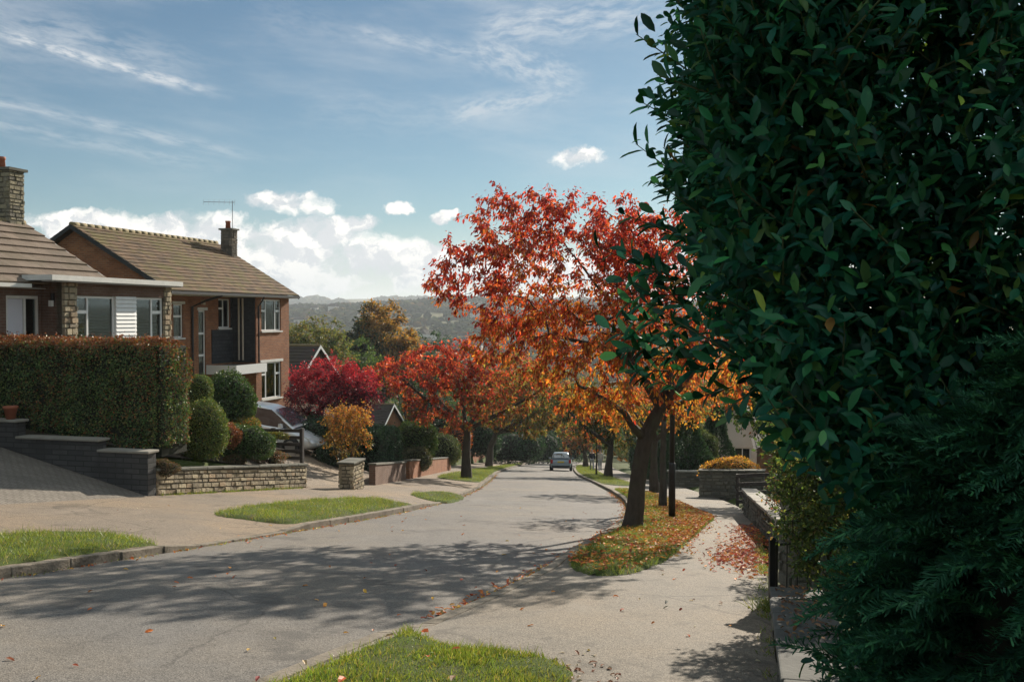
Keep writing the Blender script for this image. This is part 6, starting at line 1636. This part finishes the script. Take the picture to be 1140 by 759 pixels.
def walker(label, px, py, coat, trousers, hair, phase, back):
    X, Y = gp(px, py); z = float(surf(X, Y))
    root = thing('person', label, 'person', (X, Y, z), 0 if back else math.pi, 'two people walking down the pavement'); k = phase
    # hips, knees, ankles, toes; walking away along +y
    B = [(0, 0, 0.95), (0, 0.01, 1.12), (0, 0.0, 1.32), (0, 0.0, 1.46), (0, 0.02, 1.55), (0, 0.03, 1.64), (0, 0.03, 1.74)]
    def leg(s, st): return [(s*0.09, 0, 0.90), (s*0.10, 0.14*st+0.04, 0.50), (s*0.10, 0.26*st-0.05, 0.09), (s*0.11, 0.26*st+0.10, 0.04)]
    def arm(s, st): return [(s*0.18, 0, 1.42), (s*0.24, -0.08*st, 1.15), (s*0.24, -0.14*st+0.10, 0.92), (s*0.235, -0.15*st+0.16, 0.83)]
    L, Rg, LA, RA = leg(-1, k), leg(1, -k), arm(-1, k), arm(1, -k)
    pts = B + L + Rg + LA + RA
    E = [(0, 1), (1, 2), (2, 3), (3, 4), (4, 5), (5, 6), (0, 7), (7, 8), (8, 9), (9, 10), (0, 11), (11, 12), (12, 13), (13, 14), (3, 15), (15, 16), (16, 17), (17, 18), (3, 19), (19, 20), (20, 21), (21, 22)]
    rad = [(0.15, 0.10), (0.14, 0.10), (0.16, 0.11), (0.12, 0.08), (0.055, 0.055), (0.085, 0.10), (0.07, 0.08)] + [0.085, 0.055, 0.04, 0.035]*2 + [0.055, 0.042, 0.034, 0.03]*2
    skinned('body', pts, E, rad, M['skin'], root)
    ct = [B[0], B[1], B[2], (0, 0, 1.45)] + LA[:3] + RA[:3]
    skinned('coat', ct, [(0, 1), (1, 2), (2, 3), (3, 4), (4, 5), (5, 6), (3, 7), (7, 8), (8, 9)], [(0.185, 0.135), (0.17, 0.13), (0.19, 0.135), (0.14, 0.10), 0.075, 0.062, 0.052, 0.075, 0.062, 0.052], coat, root)
    tr = [(0, 0, 0.93)] + [p for p in L[:3]] + [p for p in Rg[:3]]
    skinned('trousers', tr, [(0, 1), (1, 2), (2, 3), (0, 4), (4, 5), (5, 6)], [(0.165, 0.12), 0.105, 0.08, 0.065, 0.105, 0.08, 0.065], trousers, root)
    skinned('hair', [(0, 0.0, 1.66), (0, 0.01, 1.73), (0, 0.03, 1.775)], [(0, 1), (1, 2)], [(0.085, 0.085), (0.088, 0.10), (0.06, 0.07)], hair, root)
    for s, lg in ((-1, L), (1, Rg)):
        MB().hexa([(lg[2][0]-0.045, lg[2][1]-0.08, 0.0), (lg[2][0]+0.045, lg[2][1]-0.08, 0.0), (lg[3][0]+0.045, lg[3][1]+0.06, 0.0), (lg[3][0]-0.045, lg[3][1]+0.06, 0.0), (lg[2][0]-0.04, lg[2][1]-0.07, 0.11), (lg[2][0]+0.04, lg[2][1]-0.07, 0.11), (lg[3][0]+0.035, lg[3][1]+0.04, 0.06), (lg[3][0]-0.035, lg[3][1]+0.04, 0.06)]).build('shoe', M['black'], root)
walker('person with grey hair and dark jacket walking beyond the thin young tree', 659, 523.5, M['dark_coat'], M['grey_trousers'], M['grey_hair'], 1, True)
walker('person in a pale coat walking on the right of the pair', 668, 523.5, M['pale_coat'], M['grey_trousers'], M['brown_hair'], -1, True)

# ------------------------------------------------------------------ far country: wooded slopes and scattered houses
def woods():
    r = np.random.default_rng(700); Vs = []; Fi = []; Fz = []; Cs = []; nv = 0
    # middle distance: leafy clumps
    n = 900; Y = r.uniform(165, 560, n); X = r.uniform(-0.5, 0.7, n)*Y
    P = []; A = []; Nn = []; Ls = []; Cc = []
    for i in range(n):
        zb = float(land(X[i], Y[i])); h = r.uniform(6, 11); w = r.uniform(2.5, 4.5); k = 110 if Y[i] < 320 else 60
        u = rvec(k, r); rad = np.array([w, w, h*0.42]); p = u*rad*(0.8+0.3*r.uniform(size=(k, 1)))+np.array([X[i], Y[i], zb+h*0.58])
        P.append(p); A.append(unit(u+rvec(k, r)*0.8)); Nn.append(unit(u+rvec(k, r)*0.6)); Ls.append(np.full(k, 1.5 if Y[i] < 320 else 2.2)*r.uniform(0.6, 1.2, k))
        t = r.uniform()
        cset = GREEN if t < 0.45 else (OLIVE if t < 0.8 else ([(0.26, 0.15, 0.04), (0.2, 0.12, 0.04)], [1, 1]))
        Cc.append(pal(cset[0], cset[1], k, 0.2, r)*r.uniform(0.75, 1.2))
    V, FI, FZ, C = leaves(np.concatenate(P), np.concatenate(A), np.concatenate(Nn), np.concatenate(Ls), np.concatenate(Ls)*0.8, np.concatenate(Cc))
    tag(np_mesh('woods', V, FI, FZ, M['woods'], None, C), kind='stuff')
    # far slopes: lumpy crowns
    ico = []
    t = (1+5**0.5)/2
    iv = unit(np.array([(-1, t, 0), (1, t, 0), (-1, -t, 0), (1, -t, 0), (0, -1, t), (0, 1, t), (0, -1, -t), (0, 1, -t), (t, 0, -1), (t, 0, 1), (-t, 0, -1), (-t, 0, 1)], float))
    itf = np.array([(0, 11, 5), (0, 5, 1), (0, 1, 7), (0, 7, 10), (0, 10, 11), (1, 5, 9), (5, 11, 4), (11, 10, 2), (10, 7, 6), (7, 1, 8), (3, 9, 4), (3, 4, 2), (3, 2, 6), (3, 6, 8), (3, 8, 9), (4, 9, 5), (2, 4, 11), (6, 2, 10), (8, 6, 7), (9, 8, 1)])
    n = 9000; Y = 560 + (r.uniform(0, 1, n)**0.8)*1100; X = r.uniform(-0.36, 0.20, n)*Y
    keep = (vnoise(X, Y, 45, 3)+0.5*vnoise(X, Y, 15, 8) + r.normal(0, 0.25, n)) > -0.25; X, Y = X[keep], Y[keep]
    n2 = 5000; Yf = 2250 + r.uniform(0, 1, n2)*1100; Xf = r.uniform(-0.33, 0.1, n2)*Yf; k2 = vnoise(Xf, Yf, 110, 4)+0.5*vnoise(Xf, Yf, 40, 2) > -0.05
    X = np.concatenate([X, Xf[k2]]); Y = np.concatenate([Y, Yf[k2]]); n = len(X)
    Z = land(X, Y); s = r.uniform(2.2, 4.6, n)*(1+(Y > 2000)*1.2); 
    V = iv[None]*(1+0.28*r.normal(size=(n, 12, 1)))*np.stack([s*1.3, s*1.3, s], 1)[:, None, :] + np.stack([X, Y, Z+s*0.6], 1)[:, None, :]
    cs = np.array([(0.025, 0.04, 0.018), (0.04, 0.05, 0.02), (0.07, 0.065, 0.025), (0.11, 0.075, 0.03), (0.05, 0.065, 0.03)])
    C = cs[r.choice(5, n, p=[.3, .27, .2, .1, .13])]*r.uniform(0.7, 1.25, (n, 1)); C = np.repeat(C, 12, 0)
    FI = (itf[None]+np.arange(n)[:, None, None]*12).reshape(-1)
    tag(np_mesh('woods', V.reshape(-1, 3), FI, np.full(n*20, 3), M['woods'], None, C, True), kind='stuff')
woods()
def far_houses():
    r = np.random.default_rng(710)
    first = None
    for k in range(26):
        Y = r.uniform(700, 1380); X = r.uniform(-0.235, -0.03)*Y; z = float(land(X, Y))
        if first is None:
            mb = MB(); mb.box(-5, 5, -3.5, 3.5, -2, 5.2); mb.mi = 1
            mb.prism([(-5.3, -4, 5.0), (-5.3, 4, 5.0), (-5.3, 0, 8.0)], (10.6, 0, 0))
            o = first = mb.build('far_house', [M['render_wall'], M['tile3']])
        else:
            o = first.copy(); COL.objects.link(o)
        o.location = (X, Y, z+2.2); o.rotation_euler = (0, 0, r.uniform(-0.5, 0.9)); s = r.uniform(0.8, 1.25); o.scale = (s, s, s)
        tag(o, 'tiny pale house among the woods on the hazy far hillside', 'house', 'houses scattered on the far hillside')
far_houses()
#@@PART5
# ------------------------------------------------------------------ sky, sun, air
SUN_AZ, SUN_EL = R(25), R(22.5)
def world():
    w = bpy.data.worlds.new('World'); scene.world = w; w.use_nodes = True; t = w.node_tree; t.nodes.clear(); n = NT(t)
    sky = n.n('ShaderNodeTexSky', sky_type='NISHITA'); sky.sun_disc = False; sky.sun_elevation = SUN_EL; sky.sun_rotation = SUN_AZ
    sky.air_density = 1.0; sky.dust_density = 0.25; sky.ozone_density = 3.0; sky.altitude = 200
    d = n.n('ShaderNodeTexCoord').outputs['Generated']
    x, y, z = n.sep(d)
    az = n.m('ARCTAN2', x, y); el = n.m('ARCSINE', z)
    az0, el0 = az, el
    wv = n.comb(az, el, 7.0)
    az = n.m('ADD', az, n.m('MULTIPLY', n.m('SUBTRACT', n.noise(wv, 30, 5, 0.6), 0.5), 0.045))
    el = n.m('ADD', el, n.m('MULTIPLY', n.m('SUBTRACT', n.noise(n.comb(az0, el0, 17.0), 34, 5, 0.6), 0.5), 0.026))
    def P(px, py): a = math.atan((px-570)/1100); return a, math.atan((352-py)/1100*math.cos(a))
    base_v = n.comb(az, n.m('MULTIPLY', el, 1.25), 0.3)
    nz = n.noise(base_v, 26, 7, 0.58)       # billows
    nzL = n.noise(n.comb(n.m('ADD', az, 0.012), n.m('MULTIPLY', n.m('ADD', el, 0.010), 1.25), 0.3), 26, 7, 0.58)
    ncent = n.m('SUBTRACT', nz, 0.5)
    dens = None; hgt = None
    blobs = [(75, 248, 75, 16), (150, 262, 110, 26), (210, 280, 130, 36), (330, 292, 120, 44), (420, 292, 95, 34), (320, 226, 52, 16), (395, 250, 34, 12), (446, 233, 18, 9),
             (643, 176, 34, 14), (497, 241, 15, 6), (540, 300, 120, 22), (270, 262, 70, 24), (360, 262, 60, 20), (470, 285, 60, 20), (700, 300, 160, 24), (-150, 280, 200, 40)]
    for (px, py, rx, ry) in blobs:
        a0, e0 = P(px, py); ra, re = rx/1100, ry/1100
        u = n.m('DIVIDE', n.m('SUBTRACT', az, a0), ra); v = n.m('DIVIDE', n.m('SUBTRACT', el, e0), re)
        q2 = n.m('ADD', n.m('MULTIPLY', u, u), n.m('MULTIPLY', v, v))
        f = n.m('SUBTRACT', 1.0, q2)
        dens = f if dens is None else n.m('SMOOTH_MAX', dens, f, 0.25)
    field = n.m('ADD', n.m('MAXIMUM', dens, -3.0), n.m('MULTIPLY', ncent, 3.6))
    cum = n.sstep(field, -0.05, 0.85)
    az, el = az0, el0
    lit = n.sstep(n.m('SUBTRACT', nz, nzL), -0.06, 0.07)
    low = n.sstep(el, 0.012, 0.075)
    shade = n.m('ADD', n.m('MULTIPLY', lit, 0.55), n.m('MULTIPLY', low, 0.45))
    ccol = n.ramp(shade, [(0.0, (0.60, 0.66, 0.73)), (0.5, (0.84, 0.87, 0.90)), (1.0, (1.25, 1.22, 1.16))])
    # milky band near the horizon
    hz = n.m('MULTIPLY', n.m('SUBTRACT', 1.0, n.sstep(el, 0.0, 0.11)), 0.72)
    # high ice cloud: streaks and veils
    cir = None
    def streak(p0, p1, wd, amp, seed, taper=0.25):
        a0, e0 = P(*p0); a1, e1 = P(*p1); L = math.hypot(a1-a0, e1-e0); ux, uy = (a1-a0)/L, (e1-e0)/L
        da, de = n.m('SUBTRACT', az, a0), n.m('SUBTRACT', el, e0)
        al = n.m('DIVIDE', n.m('ADD', n.m('MULTIPLY', da, ux), n.m('MULTIPLY', de, uy)), L)
        ac = n.m('ADD', n.m('MULTIPLY', da, -uy), n.m('MULTIPLY', de, ux))
        wob = n.m('MULTIPLY', n.m('SUBTRACT', n.noise(n.comb(n.m('MULTIPLY', al, 5.0), seed, 0.0), 1.0, 3), 0.5), wd*0.9)
        ac = n.m('ADD', ac, wob)
        g = n.m('EXPONENT', n.m('MULTIPLY', n.m('POWER', n.m('ABSOLUTE', n.m('DIVIDE', ac, wd)), 2.0), -1.0))
        tp = n.m('MULTIPLY', n.sstep(al, -0.05, taper*0.6), n.m('SUBTRACT', 1.0, n.sstep(al, 1-taper*1.4, 1.05)))
        fib = n.sstep(n.noise(n.comb(n.m('MULTIPLY', al, 9.0), n.m('MULTIPLY', ac, 160.0), seed*3.1), 1.0, 6, 0.62), 0.30, 0.68)
        return n.m('MULTIPLY', n.m('MULTIPLY', g, tp), n.m('MULTIPLY', fib, amp))
    for s in [((-8, 36), (262, 110), 0.0055, 1.15, 1.0), ((-80, 95), (320, 182), 0.006, 0.5, 2.0), ((-80, 8), (250, 88), 0.020, 0.42, 3.0), ((-60, 128), (280, 192), 0.008, 0.34, 4.0),
              ((520, 50), (660, 100), 0.018, 0.6, 5.0), ((490, 130), (660, 96), 0.011, 0.55, 6.0), ((380, 36), (600, 72), 0.009, 0.45, 7.0), ((520, 40), (770, 8), 0.020, 0.6, 8.0), ((280, 15), (480, 55), 0.016, 0.15, 9.0), ((330, 120), (560, 135), 0.02, 0.16, 10.0)]:
        f = streak(*s); cir = f if cir is None else n.m('MAXIMUM', cir, f)
    veil = n.m('MULTIPLY', n.sstep(n.noise(n.comb(n.m('ADD', n.m('MULTIPLY', az, 2.2), n.m('MULTIPLY', el, 3.0)), n.m('MULTIPLY', el, 9.0), 5.0), 2.4, 6, 0.6), 0.42, 0.80), n.m('MULTIPLY', n.sstep(el, 0.05, 0.2), 0.30))
    cirrus = n.m('ADD', cir, veil, clamp=True)
    K = CLOUD_K
    sk = n.mix(1.0, sky.outputs[0], SKY_TINT, 'MULTIPLY')
    c = n.mix(cirrus, sk, tuple(v*K*0.86 for v in (0.92, 0.97, 1.02)))
    c = n.mix(hz, c, tuple(v*K for v in (0.80, 0.84, 0.87)))
    cc = n.mix(1.0, ccol, (K, K, K), 'MULTIPLY')
    up = n.sstep(el, -0.02, 0.0)
    c = n.mix(n.m('MULTIPLY', cum, up), c, cc)
    # bright cloud cover added out of view, overhead and behind, for ambient fill
    zz = n.m('MAXIMUM', z, 0.08); pv = n.comb(n.m('DIVIDE', x, zz), n.m('DIVIDE', y, zz), 2.0)
    ov = n.sstep(n.noise(pv, 1.1, 7, 0.6), 0.42, 0.56)
    fwd = n.m('MULTIPLY', n.sstep(n.m('ABSOLUTE', az), 0.75, 1.15), n.sstep(el, 0.05, 0.16))
    ovh = n.m('MAXIMUM', fwd, n.sstep(el, 0.55, 0.8))
    c = n.mix(n.m('MULTIPLY', n.m('MULTIPLY', ov, ovh), 0.95), c, tuple(v*K*0.85 for v in (0.86, 0.97, 1.0)))
    bg = n.n('ShaderNodeBackground'); n.put(bg.inputs[0], c); bg.inputs[1].default_value = SKY_K
    out = n.n('ShaderNodeOutputWorld'); t.links.new(bg.outputs[0], out.inputs[0])
    w.cycles.sampling_method = 'MANUAL'; w.cycles.sample_map_resolution = 1024
SKY_K = 0.085; CLOUD_K = 6.3; SKY_TINT = (0.41, 0.49, 0.48)
world()
sun = bpy.data.lights.new('sun', 'SUN'); so = bpy.data.objects.new('sun', sun); COL.objects.link(so)
sun.energy = 5.0; sun.angle = R(0.55); sun.color = (1.0, 0.90, 0.76)
sd = Vector((math.sin(SUN_AZ)*math.cos(SUN_EL), math.cos(SUN_AZ)*math.cos(SUN_EL), math.sin(SUN_EL)))
so.rotation_euler = (-sd).to_track_quat('-Z', 'Y').to_euler(); so.location = (20, 30, 40)

HAZE = 0.00018
if HAZE > 0:
    m, n, out = new_mat('haze_air')
    v = n.n('ShaderNodeVolumePrincipled'); v.inputs['Density'].default_value = HAZE; n.put(v.inputs['Color'], (0.86, 0.93, 1.0)); v.inputs['Anisotropy'].default_value = 0.2
    n.t.links.new(v.outputs[0], out.inputs['Volume'])
    hb = MB().box(-5600, 5600, -420, 5700, -70, 110).build('haze', m); tag(hb, kind='stuff')
scene.cycles.volume_bounces = 0
scene.cycles.max_bounces = 6; scene.cycles.diffuse_bounces = 2; scene.cycles.transparent_max_bounces = 8; scene.cycles.glossy_bounces = 3; scene.cycles.transmission_bounces = 4
scene.cycles.sample_clamp_indirect = 6
scene.cycles.use_adaptive_sampling = True; scene.cycles.adaptive_threshold = 0.02
vs = scene.view_settings
vs.view_transform = 'Standard'; vs.look = 'None'; vs.exposure = 0.72; vs.gamma = 1.0; vs.use_curve_mapping = False
